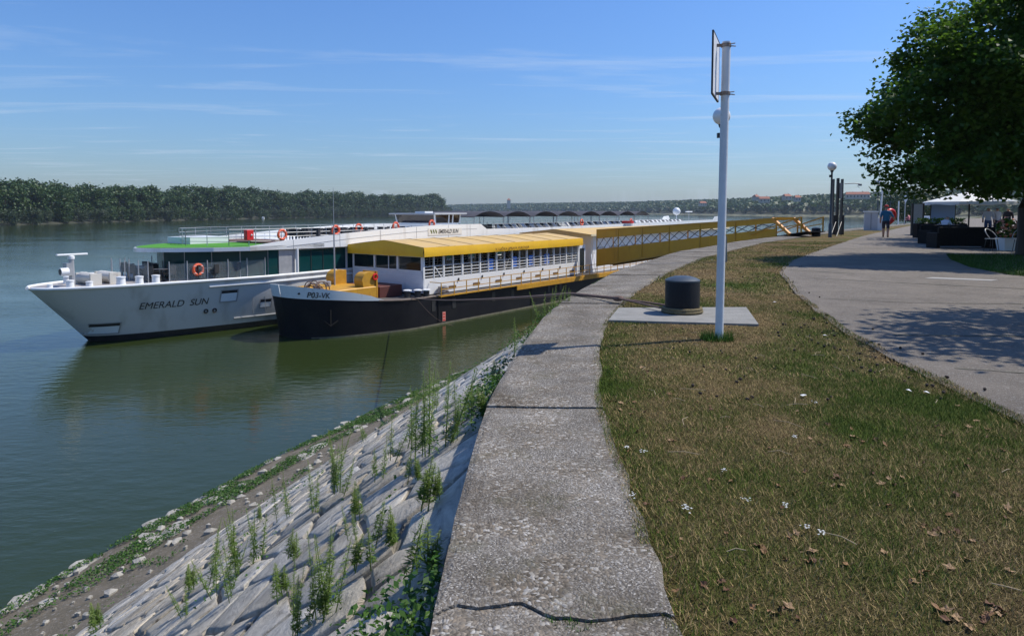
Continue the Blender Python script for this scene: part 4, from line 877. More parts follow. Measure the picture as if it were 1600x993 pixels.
def barge_skin(zb, zt, n_, name, mt, off=0., umax=BL, steps=None):
    V = []; cols = len(ufr) + (4 if umax > 10 else 0)
    for k in range(n_ + 1):
        t = k / n_
        for sd in (-1, 1):
            for i in range(cols):
                u1 = (b_stem(1.5) + ufr[i] * (min(umax, .6) - b_stem(1.5))) if i < len(ufr) else (10, 25, 45, BL)[i - len(ufr)]
                z = zb(u1) + (zt(u1) - zb(u1)) * t; u = (b_stem(z) + ufr[i] * (min(umax, .6) - b_stem(z))) if i < len(ufr) else u1
                V.append((u, BC + sd * (b_hb(u, z) + off), z))
    row = 2 * cols; F = []
    for k in range(n_):
        for sd in range(2):
            for i in range(cols - 1): a = k * row + sd * cols + i; F.append((a, a + 1, a + 1 + row, a + row))
    if umax > 10:
        for k in range(n_): F.append((k * row + cols - 1, k * row + row - 1, (k + 1) * row + row - 1, (k + 1) * row + cols - 1))
    return MB().add(V, F).build(name, mt, barge, True)
bhull = barge_skin(lambda u: -.8, lambda u: zdeck(u), 5, 'hull', M_black_hull)
bul = barge_skin(lambda u: zdeck(u) + .002, lambda u: max(ztop(u), zdeck(u) + .01), 3, 'bulwark', M_bulwark, .02, -1.6)
barge_skin(lambda u: .0, lambda u: .10, 1, 'waterline_scum', mat('scum_line', (.22, .20, .14), .9, c2=(.12, .11, .08), scale=2), .02)
V = []
for u in (-6.3, -6.0, -5.5, -4.8, -4, -3, -2, -1, 0, .6, BL): h = b_hb(u, 2) * .985; V += [(u, BC - h, zdeck(u) - .03), (u, BC + h, zdeck(u) - .03)]
MB().add(V, [(2 * i, 2 * i + 1, 2 * i + 3, 2 * i + 2) for i in range(10)]).build('deck', mat('barge_deck', (.06, .055, .055), .8, c2=(.12, .10, .085), scale=1.2), barge, fixn=False)
m = MB()
for sd in (-1, 1): m.tube([(u, BC + sd * b_hb(u, 2), zdeck(u)) for u in (-2.1, -1.4, -.6, .4, 10, 30, BL)], .06, 6)
m.build('gunwale', mat('rust_edge', (.12, .10, .09), .7, c2=(.22, .16, .12), scale=3), barge)
# registration, hawse hole, draft mark, fender recesses
def on_bow_text(txt, u0, u1, z0, h, drop):
    me = text_mesh(txt, 1., 0.12, .012); X = [v.co.x for v in me.vertices]; Y = [v.co.y for v in me.vertices]; a, b = min(X), max(X); c, d = min(Y), max(Y)
    bm = bmesh.new(); bm.from_mesh(me); bmesh.ops.subdivide_edges(bm, edges=[e for e in bm.edges if e.calc_length() > .2], cuts=2); bmesh.ops.triangulate(bm, faces=bm.faces); bm.to_mesh(me); bm.free()
    for v in me.vertices:
        t = (v.co.x - a) / (b - a); u = u0 + t * (u1 - u0); z = z0 - drop * t + (v.co.y - c) / (d - c) * h; v.co = (u, BC - b_hb(u, z) - .05, z)
    return me
obj('lettering', on_bow_text('P03-VK', -6.0, -4.95, 2.50, .33, .10), M_dark, bul)
MB().sphere((-6.28, BC - b_hb(-6.28, 2.75) - .02, 2.74), .09, 10, 6, (1.3, .5, .7)).build('hawse_hole', M_dark, bul)
dm = MB().box(3.02, 3.32, -.03, .02, .18, .80).build('draft_mark', mat('draft_white', (.6, .25, .2), .6), bhull)
m = MB()
for k in range(3): m.box(3.06, 3.28, -.034, -.031, .22 + .2 * k, .30 + .2 * k)
m.build('draft_figure', M_red, dm)
for u in (2.0, 4.0, 8.3, 10.6, 15.5, 17.2): MB().box(u, u + .35, -.035, .02, .95, 1.62).build('fender_slot', M_dark, bhull)
for u in (2.6, 13.2): MB().box(u, u + .12, -.05, .02, .2, 1.75).build('rubbing_post', M_black_hull, bhull)
an = MB(); an.tube([(-4.9, BC - b_hb(-4.9, 1) - .10, .75), (-4.9, BC - b_hb(-4.9, 1) - .12, 1.7)], .06, 6); an.tube([(-5.2, BC - b_hb(-5.2, 1) - .12, 1.05), (-4.9, BC - b_hb(-4.9, 1) - .14, .75), (-4.5, BC - b_hb(-4.5, 1) - .12, 1.05)], .06, 6); an.build('anchor', mat('anchor_iron', (.018, .017, .016), .8, spec=.2), bhull)
# bow gear: windlass housing, drums, rope coil, bitts
yel = MB().box(-4.2, -.9, 2.0, 6.0, 2.0, 2.75).build('windlass_base', M_ysteel, barge, bevel=.05)
for (v0, v1) in ((2.1, 2.9), (4.9, 5.7)):
    m = MB(); P = [(-1.9, 2.75), (-.95, 2.75), (-.95, 3.65)] + [(-1.45 + .55 * math.cos(t), 3.15 + .52 * math.sin(t)) for t in np.linspace(1.1, 3.14, 8)]
    n_ = len(P); m.add([(a, v0, b) for a, b in P] + [(a, v1, b) for a, b in P], [tuple(range(n_))[::-1], tuple(range(n_, 2 * n_))] + [(i, (i + 1) % n_, (i + 1) % n_ + n_, i + n_) for i in range(n_)]); m.build('drum_housing', M_ysteel, yel)
MB().box(-.93, -.82, 2.0, 3.3, 2.0, 3.7).build('end_plate', M_ysteel, yel)
MB().lathe([(.18, 0), (.18, .3), (.12, .32)], (-2.9, 4.3, 2.76), 14).build('warping_head', M_grey, yel)
MB().torus((-1.0, 2.02, 3.35), .17, .06, 'y', 16, 6).build('hand_wheel', M_red, yel)
m = MB()
for k in range(26):
    a = random.uniform(0, 6.28); r_ = random.uniform(.25, .6); c = (-4.75 + random.uniform(-.25, .25), BC - .9 + random.uniform(-.5, .5), 2.4 + random.uniform(.05, .45))
    m.torus(c, r_, .035, random.choice('zzzxy'), 14, 5)
tag(m.build('rope_coil', M_rope), 'heap of brown mooring rope on the bow of the barge', 'rope').matrix_world = Matrix.Translation(BARGE) @ Matrix.Rotation(BHA, 4, 'Z')
for (u, v) in ((-5.7, 3.4), (-5.4, 4.5)):
    MB().lathe([(.2, 0), (.16, .05), (.16, .35), (.22, .37), (.22, .42)], (u, v, 2.3), 12).build('mooring_bitt', M_white, barge, True)
bm_ = MB(); bm_.tube([(-2.15, 4.6, 2.7), (-2.15, 4.6, 6.3)], .055, 8, .045); bm_.tube([(-2.15, 4.6, 6.3), (-2.15, 4.6, 9.0)], .025, 6, .012); bm_.tube([(-2.6, 4.6, 6.0), (-1.7, 4.6, 6.0)], .02, 5); bm_.build('signal_mast', M_grey, barge)
MB().box(-.5, 1.5, 2.2, 5.6, 1.9, 2.65).build('deck_chest', mat('oxide_red', (.10, .025, .018), .7), barge, bevel=.03)
for (u, v) in ((1.0, 1.2), (1.55, .8), (2.0, .45)):
    bo = MB().lathe([(.22, 0), (.2, .05), (.2, .42)], (u, v, 1.9), 14).build('bitt', M_dark, barge); MB().lathe([(.29, .42), (.29, .47), (.2, .5)], (u, v, 1.9), 16).build('white_cap', M_white, bo)
# deckhouse
H0, H1, V0, V1, ZF, ZS, ZT = 2.2, 21.6, .9, 7.9, 1.95, 3.02, 4.62
dh = MB().box(H0, H1, V0, V1, 1.86, 1.99).build('deckhouse_floor', M_interior, barge)
MB().box(H0 + .3, H1 - .3, V0 + .3, V1 - .3, 1.99, 2.03).build('carpet', mat('house_floor', (.13, .12, .11), .8), dh)
M_house = mat('deckhouse_white', (.80, .80, .78), .45, dirt=((.5, .46, .4), 1.1, .62, .35, .4))
for v in (V0, V1): MB().box(H0, H1, v - .05, v + .05, ZF, ZS).build('side_wall', M_house, barge)
MB().box(H1 - .05, H1 + .05, V0, V1, ZF, ZT).build('end_wall', M_siding, barge)
# bow-facing end wall: boards and three windows
for k in range(9):
    z = ZF + .10 + k * .155; MB().box(H0 - .07, H0 - .02, V0 - .04, V1 + .04, z + .008, z + .150).build('siding_board', M_siding, barge)
MB().box(H0 - .02, H0 + .03, V0, V1, ZF + .1, ZF + 1.5).build('end_wall', M_siding, barge)
for k in range(3):
    a = V0 + .08 + k * 2.32; f = MB().box(H0 - .02, H0 + .02, a + .1, a + 2.2, 3.56, ZT - .18).build('end_window', M_glass, barge)
    MB().box(H0 - .08, H0 + .04, a - .06, a + .09, 3.46, ZT).build('window_post', M_house, barge)
    if k == 1: MB().bar((H0 - .05, a + .9, 3.52), (H0 - .05, a + .9, ZT - .15), .05).build('window_mullion', M_house, f)
MB().box(H0 - .08, H0 + .04, V1 - .08, V1 + .06, ZF + .1, ZT).build('window_post', M_house, barge)
MB().box(H0 - .08, H0 + .04, V0, V1, ZT - .17, ZT).build('window_head', M_house, barge); MB().box(H0 - .08, H0 + .04, V0, V1, 3.46, 3.56).build('window_sill', M_house, barge)
nb = 20; bw = (H1 - H0) / nb
for v in (V0, V1):
    for k in range(nb + 1):
        u = H0 + k * bw; big = k % 2 == 0
        MB().box(u - (.07 if big else .03), u + (.07 if big else .03), v - .06, v + .06, ZS, ZT).build('mullion', M_house, barge)
    for q in range(4):
        z = ZS + .12 + q * .22; MB().box(H0, H1, v - .025, v + .025, z, z + .045).build('window_rail', M_house, barge)
    MB().box(H0, H1, v - .06, v + .06, ZT - .02, ZT + .12).build('window_head', M_house, barge)
MB().bar((H0 + 1.05, V0 - .03, ZS + .75), (H0 + 1.7, V0 - .03, ZS), .05).build('brace', M_house, barge)
for k in range(7): u = H0 + 2.4 + k * 2.6; MB().box(u, u + .75, V0 - .08, V0 - .052, 2.18, 2.36).build('vent_slot', mat('vent_brown', (.16, .09, .04), .7), barge)
for k in range(7): u = H0 + 3.4 + k * 2.6; MB().tube([(u, V0 - .10, 2.66), (u, V0 - .10, 2.84)], .045, 6).build('wall_lamp', M_dark, barge)
for k, u in enumerate((9.4, 12.4, 14.7, 16.9)):
    o = MB().box(-.34, .34, -.04, .04, 0, .85).build('blue_panel', M_blue); o.location = b2w(u, V0 + .15, 3.1); o.rotation_euler = (0, 0, BHA); tag(o, ('bright blue panel behind the barge window rails, nearest the bow', 'narrow bright blue panel behind the barge windows, second from the bow', 'bright blue panel behind the barge windows, third from the bow', 'bright blue panel behind the barge windows, farthest aft')[k], 'panel', 'blue panels in the deckhouse')
for k in range(8):
    o = MB().box(-.5, .5, -.35, .35, .70, .75); o.bar((-.4, 0, 0), (-.4, 0, .7), .06).bar((.4, 0, 0), (.4, 0, .7), .06); o = o.build('white_table', M_white); o.location = b2w(4.8 + k * 2.1, 2.2, 2.03); o.rotation_euler = (0, 0, BHA); tag(o, 'white table standing inside the barge deckhouse', 'table', 'tables in the deckhouse')
for k in range(nb):
    if k % 7 in (0, 1, 2, 4, 5): MB().box(H0 + k * bw + .04, H0 + (k + 1) * bw - .04, V1 - .02, V1 + .02, ZS + .02, ZT - .04).build('far_dark_pane', M_glass, barge)  # dark panes added in most far bays so the interior looks shaded
# yellow awning over the deckhouse: pitched cloth with hanging valance
E0, E1, W0, W1, ZE, ZR, ZV = H0 - .28, H1 + .3, V0 - .32, V1 + .32, 5.12, 5.52, 4.50
V = []; F = []; nu = 40
for i in range(nu + 1):
    u = E0 + (E1 - E0) * i / nu
    for (v, z) in ((W0, ZE), (W0 + 1.8, ZE + .21), ((W0 + W1) / 2, ZR), (W1 - 1.8, ZE + .21), (W1, ZE)):
        zz = z - (.18 if (i == 0 or i == nu) and z > ZE + .3 else 0) * 0 + .018 * nz(u * 1.3, v * 1.3, 2.); V.append((u, v, zz))
for i in range(nu):
    for k in range(4): F.append((5 * i + k, 5 * i + k + 1, 5 * i + 6 + k, 5 * i + 5 + k))
aw = MB().add(V, F).build('awning_roof', M_yroof, barge, True, fixn=True)
for k in range(1, 8):
    u = E0 + (E1 - E0) * k / 8; MB().tube([(u, v, z + .012 + .018 * nz(u * 1.3, v * 1.3, 2.)) for v, z in ((W0, ZE), (W0 + 1.8, ZE + .21), ((W0 + W1) / 2, ZR), (W1 - 1.8, ZE + .21), (W1, ZE))], .022, 5).build('cloth_seam', M_yroof, aw)
def valance(P, n_, name):
    V = []; F = []
    for i in range(n_ + 1):
        t = i / n_; a, b = P; x, y = a[0] + (b[0] - a[0]) * t, a[1] + (b[1] - a[1]) * t; zt = a[2] + (b[2] - a[2]) * t
        for q in range(5):
            f = q / 4; o = .05 * math.sin(f * 2.2) + .025 * f * nz(x * 2.1, y * 2.1, f); dxn, dyn = -(b[1] - a[1]), (b[0] - a[0]); l = math.hypot(dxn, dyn)
            V.append((x + dxn / l * o, y + dyn / l * o, zt + (ZV - zt + .02 * nz(x * 1.6, y * 1.6)) * f))
    for i in range(n_):
        for q in range(4): F.append((5 * i + q, 5 * i + q + 1, 5 * i + 6 + q, 5 * i + 5 + q))
    return MB().add(V, F).build(name, M_yellow, barge, True, fixn=False)
near_v = valance(((E1, W0, ZE), (E0, W0, ZE)), 60, 'valance'); valance(((E0, W0, ZE), (E0, (W0 + W1) / 2, ZR)), 14, 'valance'); valance(((E0, (W0 + W1) / 2, ZR), (E0, W1, ZE)), 14, 'valance'); valance(((E0, W1, ZE), (E1, W1, ZE)), 40, 'valance'); valance(((E1, W1, ZE), (E1, W0, ZE)), 14, 'valance')
me = text_mesh('V. LUČKA UPRAVA VUKOVAR', .26, 0, .006)
X = [v.co.x for v in me.vertices]; a, b = min(X), max(X)
for v in me.vertices: v.co = (9.3 + (v.co.x - a) / (b - a) * 4.3, W0 - .13, 4.60 + v.co.y)
obj('lettering', me, mat('print_brown', (.12, .06, .01), .7), near_v)
# second deckhouse aft
G0, G1 = 24.2, 58.
MB().box(G0, G1, V0, V1, 1.9, 5.28).build('aft_house_wall', M_house, barge)
V = [];
for u in (G0 - 1.2, G1 + .4): V += [(u, V0 - .5, 5.42), (u, (V0 + V1) / 2, 5.85), (u, V1 + .5, 5.42), (u, V1 + .5, 5.32), (u, V0 - .5, 5.32)]
MB().add(V, [(0, 5, 6, 1), (1, 6, 7, 2), (2, 7, 8, 3), (3, 8, 9, 4), (4, 9, 5, 0), (0, 1, 2, 3, 4), (9, 8, 7, 6, 5)]).build('aft_roof', M_yroof, barge)
MB().box(G0 - 1.2, G1 + .4, V0 - .56, V0 - .5, 5.26, 5.44).build('eave_strip', mat('eave_cream', (.72, .6, .38), .6), barge)
for k in range(14): u = G0 + .8 + k * 2.3; MB().box(u, u + 1.5, V0 - .03, V0 + .02, 3.4, 4.2).build('aft_window', M_grey, barge)
MB().box(21.75, 22.9, V0, V0 + .08, 2.0, 4.5).build('door_frame', M_siding, barge); MB().box(21.95, 22.7, V0 - .02, V0 + .0, 2.05, 4.2).build('door_glass', M_glass, barge)
for d in (0, .5): MB().tube([(22.6 + d, -.1, 2.0), (23.6 + d, .7, 3.6), (23.6 + d, .7, 4.9)], .045, 6).build('stair_rail', M_white, barge)
# side gallery with yellow railing
MB().box(2.6, 46, -.28, .06, 1.86, 1.93).build('gallery_plate', M_ysteel, barge)
def barge_rail(u0, u1, v, step):
    n_ = int((u1 - u0) / step)
    for k in range(n_ + 1): u = u0 + (u1 - u0) * k / n_; MB().bar((u, v, 1.80), (u, v, 2.78), .05).build('rail_post', M_ysteel, barge)
    for z in (2.78, 2.36): MB().bar((u0, v, z), (u1, v, z), .045).build('rail_bar', M_ysteel, barge)
barge_rail(2.7, 46, -.22, 1.27); MB().bar((2.7, -.22, 2.78), (2.7, .8, 2.78), .045).build('rail_bar', M_ysteel, barge)
MB().box(11, 46, -.30, -.24, 1.55, 1.86).build('gallery_skirt', M_ysteel, barge)
lr = MB()
for k in range(4): lr.torus((0, 0, .15 + .1 * k), .36 - .02 * k, .05, 'z', 16, 6)
lr = lr.build('hose_coil', mat('hose_grey', (.3, .27, .25), .8)); lr.location = b2w(3.6, .45, 1.95); tag(lr, 'coil of pale hose against the barge deckhouse wall behind the yellow rail', 'hose')

# ================================================================= GANGWAY from the barge to the quay
gA, gB = Vector((8.35, 61.2, -3.35)), Vector((16.75, 41.6, -.02)); gd = (gB - gA); gl = math.hypot(gd.x, gd.y); gdir = Vector((gd.x / gl, gd.y / gl, 0)); gn = Vector((-gdir.y, gdir.x, 0))
gang = empty('gangway', gA); tag(gang, 'long orange-yellow covered gangway sloping from the barge to the quay', 'gangway')
def gp(t, w, f):
    """t along, w across (metres), f 0 bottom .. 1 top"""
    h = 3.2 + (1.08 - 3.2) * t; p = gd * t + gn * w; return Vector((p.x, p.y, p.z + h * f))
for w in (-.85, .85):
    def band(f0, f1, name, n_=14):
        m = MB()
        for i in range(n_):
            t0, t1 = i / n_ + .0003, (i + 1) / n_ - .0003
            q = [gp(t0, w, f0), gp(t1, w, f0), gp(t1, w, f1), gp(t0, w, f1)]; e = gn * .05; m.add([a for a in q] + [a + e for a in q], [(0, 1, 2, 3), (7, 6, 5, 4), (0, 4, 5, 1), (1, 5, 6, 2), (2, 6, 7, 3), (3, 7, 4, 0)])
        return m.build(name, M_orange, gang)
    if w < 0: band(0, .46, 'lower_panel'); band(.76, 1., 'upper_panel')
    MB().bar(gp(0, w, 1.0), gp(1, w, 1.0), .10).build('top_chord', M_ysteel, gang); MB().bar(gp(0, w, 0), gp(1, w, 0), .12).build('bottom_chord', M_ysteel, gang)
    nn = 18
    for i in range(nn + 1):
        t = i / nn
        if i % 3 == 0: MB().bar(gp(t, w, .0), gp(t, w, 1.), .08).build('upright', M_ysteel, gang)
        if i < nn and w < 0:
            MB().bar(gp(t, w, .46), gp(t + 1 / nn, w, .76), .04).build('lattice_bar', M_dark, gang); MB().bar(gp(t, w, .76), gp(t + 1 / nn, w, .46), .04).build('lattice_bar', M_dark, gang)
m = MB(); q = [gp(0, -.8, .04), gp(1, -.8, .06), gp(1, .8, .06), gp(0, .8, .04)]; m.add(q + [a - Vector((0, 0, .08)) for a in q], [(0, 1, 2, 3), (7, 6, 5, 4), (0, 4, 5, 1), (1, 5, 6, 2), (2, 6, 7, 3), (3, 7, 4, 0)]); m.build('walkway', M_dark, gang)
for w in (-.85, .85):
    MB().bar(gp(.985, w, 1.02), gp(1.05, w, -.0), .16).build('end_frame', mat('end_orange', (.62, .25, .02), .5), gang)
    MB().bar(gp(.9, w * 1.05, .3), gp(1.09, w * 1.05, 1.0), .06).build('hand_rail', M_ysteel, gang); MB().bar(gp(1.09, w, .0), gp(1.09, w, 1.0), .07).build('rail_post', M_ysteel, gang); MB().bar(gp(1.0, w, .45), gp(1.09, w, .55), .05).build('hand_rail', M_ysteel, gang)
MB().bar(gp(.985, -.85, 1.02), gp(.985, .85, 1.02), .14).build('end_frame', M_orange, gang)
q = [gp(1.0, -.8, .04), gp(1.1, -.8, .04), gp(1.1, .8, .04), gp(1.0, .8, .04)]; MB().add(q + [a - Vector((0, 0, .05)) for a in q], [(0, 1, 2, 3), (7, 6, 5, 4), (0, 4, 5, 1), (1, 5, 6, 2), (2, 6, 7, 3), (3, 7, 4, 0)]).build('ramp_flap', M_dark, gang)

# ================================================================= QUAY FURNITURE
def bollard_thing(x, y, label, rope=False):
    r_ = empty('mooring_bollard', (x, y, .03)); tag(r_, label, 'bollard', 'black mooring bollards')
    MB().lathe([(.245, 0), (.245, .44), (.24, .455)], (0, 0, 0), 32).build('drum', mat('bollard_black', (.006, .006, .008), .5, spec=.25, c2=(.014, .014, .015), scale=6, bump=.25, bscale=25, stretch=(1, 1, .2)), r_, True)
    MB().lathe([(.247, .455), (.246, .475), (.20, .50), (.12, .525), (.02, .535)], (0, 0, 0), 32).build('cap', mat('bollard_cap', (.03, .045, .06), .45, c2=(.05, .065, .08), scale=5), r_, True)
    return r_
pad = MB().prism([(1.62, 10.30), (3.58, 10.36), (3.20, 8.78), (1.30, 9.12)], -.03, .042).build('bollard_pad', M_concrete); tag(pad, kind='structure')
bollard_thing(2.46, 9.80, 'big black mooring bollard with rope round its foot beside the white pole').location.z = .042
bollard_thing(17.95, 40.3, 'distant black mooring bollard beside the gangway foot')
# mooring rope: loops round the bollard, over the quay edge, down to the barge bow
rp = empty('mooring_rope', (2.46, 9.8, .04)); tag(rp, 'brown mooring rope running from the near bollard over the quay to the barge', 'rope')
m = MB()
for k in range(2): m.torus((0, 0, .03 + .035 * k), .275 - .01 * k, .024, 'z', 36, 8)
m.build('loop', mat('rope_ochre', (.26, .20, .09), .9, c2=(.12, .10, .06), scale=30, bump=.8, bscale=90), rp, True)
tgt = Vector(b2w(.4, .15, 2.0)) - Vector((2.46, 9.8, .04)); edge = Vector((1.02, 11.95, .05)) - Vector((2.46, 9.8, .04)); kn = edge * .55 + Vector((.05, 0, .05))
for off in (-.24, .24):
    m = MB(); st = Vector((-.05 + off * .25, off, .05)); m.tube([st, st * .4 + kn * .6, kn], .016, 6); m.build('strand', M_rope, rp)
pts = [kn, edge + Vector((0, 0, .005))]
for k in range(1, 25): t = k / 24; p = edge + (tgt - edge) * t; p.z -= .5 * t * (1 - t); pts.append(p)
MB().tube(pts, .026, 6).build('hawser', M_rope, rp, True); MB().sphere(tuple(kn), .06, 8, 6, (1.6, 1, .8)).build('splice', M_rope, rp)
ln = MB(); a_, b_ = Vector(b2w(.6, -.05, 1.95)), Vector(b2w(2.9, -1.1, .0))
ln.tube([a_ + (b_ - a_) * t - Vector((0, 0, .35 * math.sin(3.14 * t))) for t in np.linspace(0, 1, 9)], .012, 5); tag(ln.build('thin_line', M_rope), 'thin line hanging from the barge deck edge into the water', 'rope')

# white sign pole with a board seen edge-on
sp_ = empty('sign_pole', (2.42, 7.9, 0)); tag(sp_, 'tall white-painted pole with a sign board seen edge-on at its top', 'sign pole')
M_pole = mat('pole_paint', (.66, .68, .70), .45, c2=(.58, .60, .62), scale=4, dirt=((.16, .09, .05), 7, .67, .85), bump=.1, bscale=20)
MB().tube([(0, 0, -.05), (.008, 0, 1.7), (.018, 0, 3.42)], .047, 20).build('post', M_pole, sp_, True)
M_board = mat('board_back', (.5, .52, .55), .5, c2=(.42, .44, .47), scale=3)
def rot_board(m): return m
bd = MB()
ang = R(52)   # board turned nearly in line with the view: its plane runs away from the viewer
bx_, by_ = -math.cos(ang) * .0, 0
dirb = Vector((-.38, -.925, 0)).normalized(); nb_ = Vector((-dirb.y, dirb.x, 0))
c0 = Vector((-.10, 0, 0)) - dirb * .30
def bp(a, b, z): p = c0 + dirb * a + nb_ * b; return (p.x, p.y, z)
def board_box(a0, a1, b0, b1, z0, z1): return MB().add([bp(a, b, z) for z in (z0, z1) for b in (b0, b1) for a in (a0, a1)], [(0, 2, 3, 1), (4, 5, 7, 6), (0, 1, 5, 4), (2, 6, 7, 3), (0, 4, 6, 2), (1, 3, 7, 5)])
brd = board_box(0, .62, -.008, .008, 2.80, 3.46).build('board', mat('board_white', (.66, .68, .72), .5, dirt=((.4, .36, .3), 5, .62, .4)), sp_)
for (a0, a1, z0, z1) in ((0, .62, 2.785, 2.80), (0, .62, 3.46, 3.475), (-.015, 0, 2.785, 3.475), (.62, .635, 2.785, 3.475)): board_box(a0, a1, -.010, .010, z0, z1).build('board_frame', M_dark, brd)
for z in (2.84, 3.38):
    cl = MB(); cl.lathe([(.052, z - .02), (.056, z - .02), (.056, z + .02), (.052, z + .02)], (.015, 0, 0), 16); cl.bar((.015, 0, z), bp(.3, .0, z), .03); cl.build('clamp', mat('clamp_rust', (.20, .11, .06), .8, c2=(.3, .28, .26), scale=20), sp_)
    bl = MB(); bl.tube([(.055, -.03, z + .012), (.105, -.045, z + .015)], .007, 6); bl.tube([(.055, -.03, z - .012), (.11, -.05, z - .02)], .007, 6); bl.build('bolt', M_grey, sp_)
# globe lamps
def globe_lamp(x, y, h, label, tall=True):
    r_ = empty('globe_lamp', (x, y, 0)); tag(r_, label, 'street lamp', 'globe lamps along the promenade')
    M_lp = mat('lamp_post_blue', (.05, .075, .10), .5, c2=(.035, .05, .07), scale=3)
    MB().lathe([(.10, 0), (.10, .75), (.055, .85), (.05, h - .35), (.08, h - .3), (.10, h - .22)], (0, 0, 0), 14).build('post', M_lp, r_, True)
    MB().sphere((0, 0, h), .25, 22, 14).build('globe', M_globe, r_, True)
    MB().box(-.13, -.05, -.06, .06, h - .62, h - .48).build('bracket', M_dark, r_); return r_
globe_lamp(6.22, 20.0, 4.25, 'globe lamp hidden behind the white sign pole, only its globe showing').rotation_euler = (0, R(-2.0), 0)
globe_lamp(18.22, 39.1, 4.05, 'globe lamp on a blue post beside the steel piles')
globe_lamp(33.4, 62.5, 4.1, 'globe lamp farther down the promenade, above the white cabinet')
globe_lamp(45.3, 82, 4.1, 'farthest globe lamp, its globe at the edge of the tree crown')
# steel guide piles with lamp arm
pl_ = empty('guide_piles', (20.9, 43.6, -.3)); tag(pl_, 'cluster of dark steel guide piles with a small lamp arm at the quay edge', 'piles')
for (x, y, w, h) in ((-.42, .1, .025, 3.85), (-.18, 0, .045, 3.9), (.14, .1, .035, 3.85)): MB().box(x - w, x + w, y - .12, y + .12, 0, h).build('pile', M_dark, pl_)
MB().box(-.48, -.16, -.16, .24, 0, 1.55).build('pile_sleeve', M_dark, pl_); MB().box(.07, .22, -.16, .24, 0, 1.55).build('pile_sleeve', M_dark, pl_); MB().box(-.08, .10, -.04, .10, 2.6, 3.6).build('lattice_plate', M_grey, pl_)
la = MB(); la.tube([(.3, .1, 3.55), (.9, .1, 3.58), (1.25, .1, 3.55)], .03, 6); la.box(1.18, 1.36, .03, .17, 3.42, 3.54); la.build('lamp_arm', M_grey, pl_)
hr = empty('stair_handrail', (18.9, 40.6, 0)); tag(hr, 'dark sloping stair handrail between the far bollard and the lamp', 'handrail')
for d in (0, .35): MB().tube([(.0 + d, 0, -.15), (.9 + d, 1.2, .85)], .025, 6).build('rail', M_dark, hr); MB().tube([(.9 + d, 1.2, .85), (.9 + d, 1.2, -.05)], .025, 6).build('rail_post', M_dark, hr)
# white electrical cabinet
cb_ = empty('power_cabinet', (28.2, 53.4, 0), R(-25)); tag(cb_, 'pale grey power cabinet with a white lid at the quay edge', 'cabinet')
MB().box(-.62, .30, -.35, .35, 0, 1.42).build('body', mat('cabinet_grey', (.50, .51, .54), .5, c2=(.42, .43, .46), scale=2), cb_); MB().box(-.70, .36, -.42, .42, 1.42, 1.52).build('lid', M_white, cb_); MB().box(.30, .72, -.3, .3, 0, .98).build('side_box', M_siding, cb_); MB().bar((-.15, -.36, .1), (-.15, -.36, 1.35), .02).build('door_gap', M_dark, cb_); MB().box(.62, .74, -.34, .32, 0, 1.02).build('white_edge', M_white, cb_)
def post(x, y, h, r, label, lean=0):
    o = MB().tube([(0, 0, 0), (lean, 0, h)], r, 10).build('post', M_white); o.name = 'white_post'; o.location = (x, y, 0)
    c = MB().sphere((lean, 0, h), r * 1.1, 8, 6); c.build('cap', M_grey, o); return tag(o, label, 'post')
post(30.4, 56.5, 3.4, .07, 'leaning white post behind the power cabinet and the walking man', .12)
post(43.5, 77, 2.6, .07, 'short white post right of the man with the red ring')
ds = empty('diamond_sign', (44.8, 78, 0)); tag(ds, 'grey post carrying a small white diamond sign under the tree edge', 'sign')
MB().tube([(0, 0, 0), (0, 0, 3.6)], .05, 8).build('post', M_grey, ds); MB().add([(0, -.06, 2.4), (.25, -.06, 2.95), (0, -.06, 3.5), (-.25, -.06, 2.95), (0, -.03, 2.4), (.25, -.03, 2.95), (0, -.03, 3.5), (-.25, -.03, 2.95)], [(0, 1, 2, 3), (7, 6, 5, 4), (0, 4, 5, 1), (1, 5, 6, 2), (2, 6, 7, 3), (3, 7, 4, 0)]).build('plate', M_white, ds)

# ================================================================= PEOPLE
def person(name, joints, rad, colour, loc, rz, label, scale=1.):
    """continuous skinned body; colour(v) -> material index from a point in body space"""
    me = bpy.data.meshes.new('body'); names = list(joints); idx = {n_: i for i, n_ in enumerate(names)}
    E = [('pelvis', 'waist'), ('waist', 'chest'), ('chest', 'neck'), ('neck', 'chin'), ('chin', 'head')]
    for s in 'LR': E += [('pelvis', 'hip' + s), ('hip' + s, 'knee' + s), ('knee' + s, 'ankle' + s), ('ankle' + s, 'toe' + s), ('chest', 'sh' + s), ('sh' + s, 'el' + s), ('el' + s, 'wr' + s), ('wr' + s, 'hand' + s)]
    me.from_pydata([joints[n_] for n_ in names], [(idx[a], idx[b]) for a, b in E], [])
    o = bpy.data.objects.new('body', me); col.objects.link(o); md = o.modifiers.new('skin', 'SKIN'); md.use_smooth_shade = True
    for i, n_ in enumerate(names):
        r_ = rad.get(n_, rad.get(n_[:-1], .05)); sv_ = me.skin_vertices[0].data[i]; sv_.radius = r_ if isinstance(r_, tuple) else (r_, r_); sv_.use_root = n_ == 'pelvis'
    o.modifiers.new('sub', 'SUBSURF').levels = 2
    dg = bpy.context.evaluated_depsgraph_get(); dg.update(); me2 = bpy.data.meshes.new_from_object(o.evaluated_get(dg)); bpy.data.objects.remove(o)
    root = empty('person', loc, rz); root.scale = (scale,) * 3; tag(root, label, 'person')
    me2.materials.clear(); me2.name = 'body'; return root, me2
def paint(me, mats, fn):
    for m_ in mats: me.materials.append(m_)
    for p in me.polygons: p.material_index = fn(p.center); p.use_smooth = True
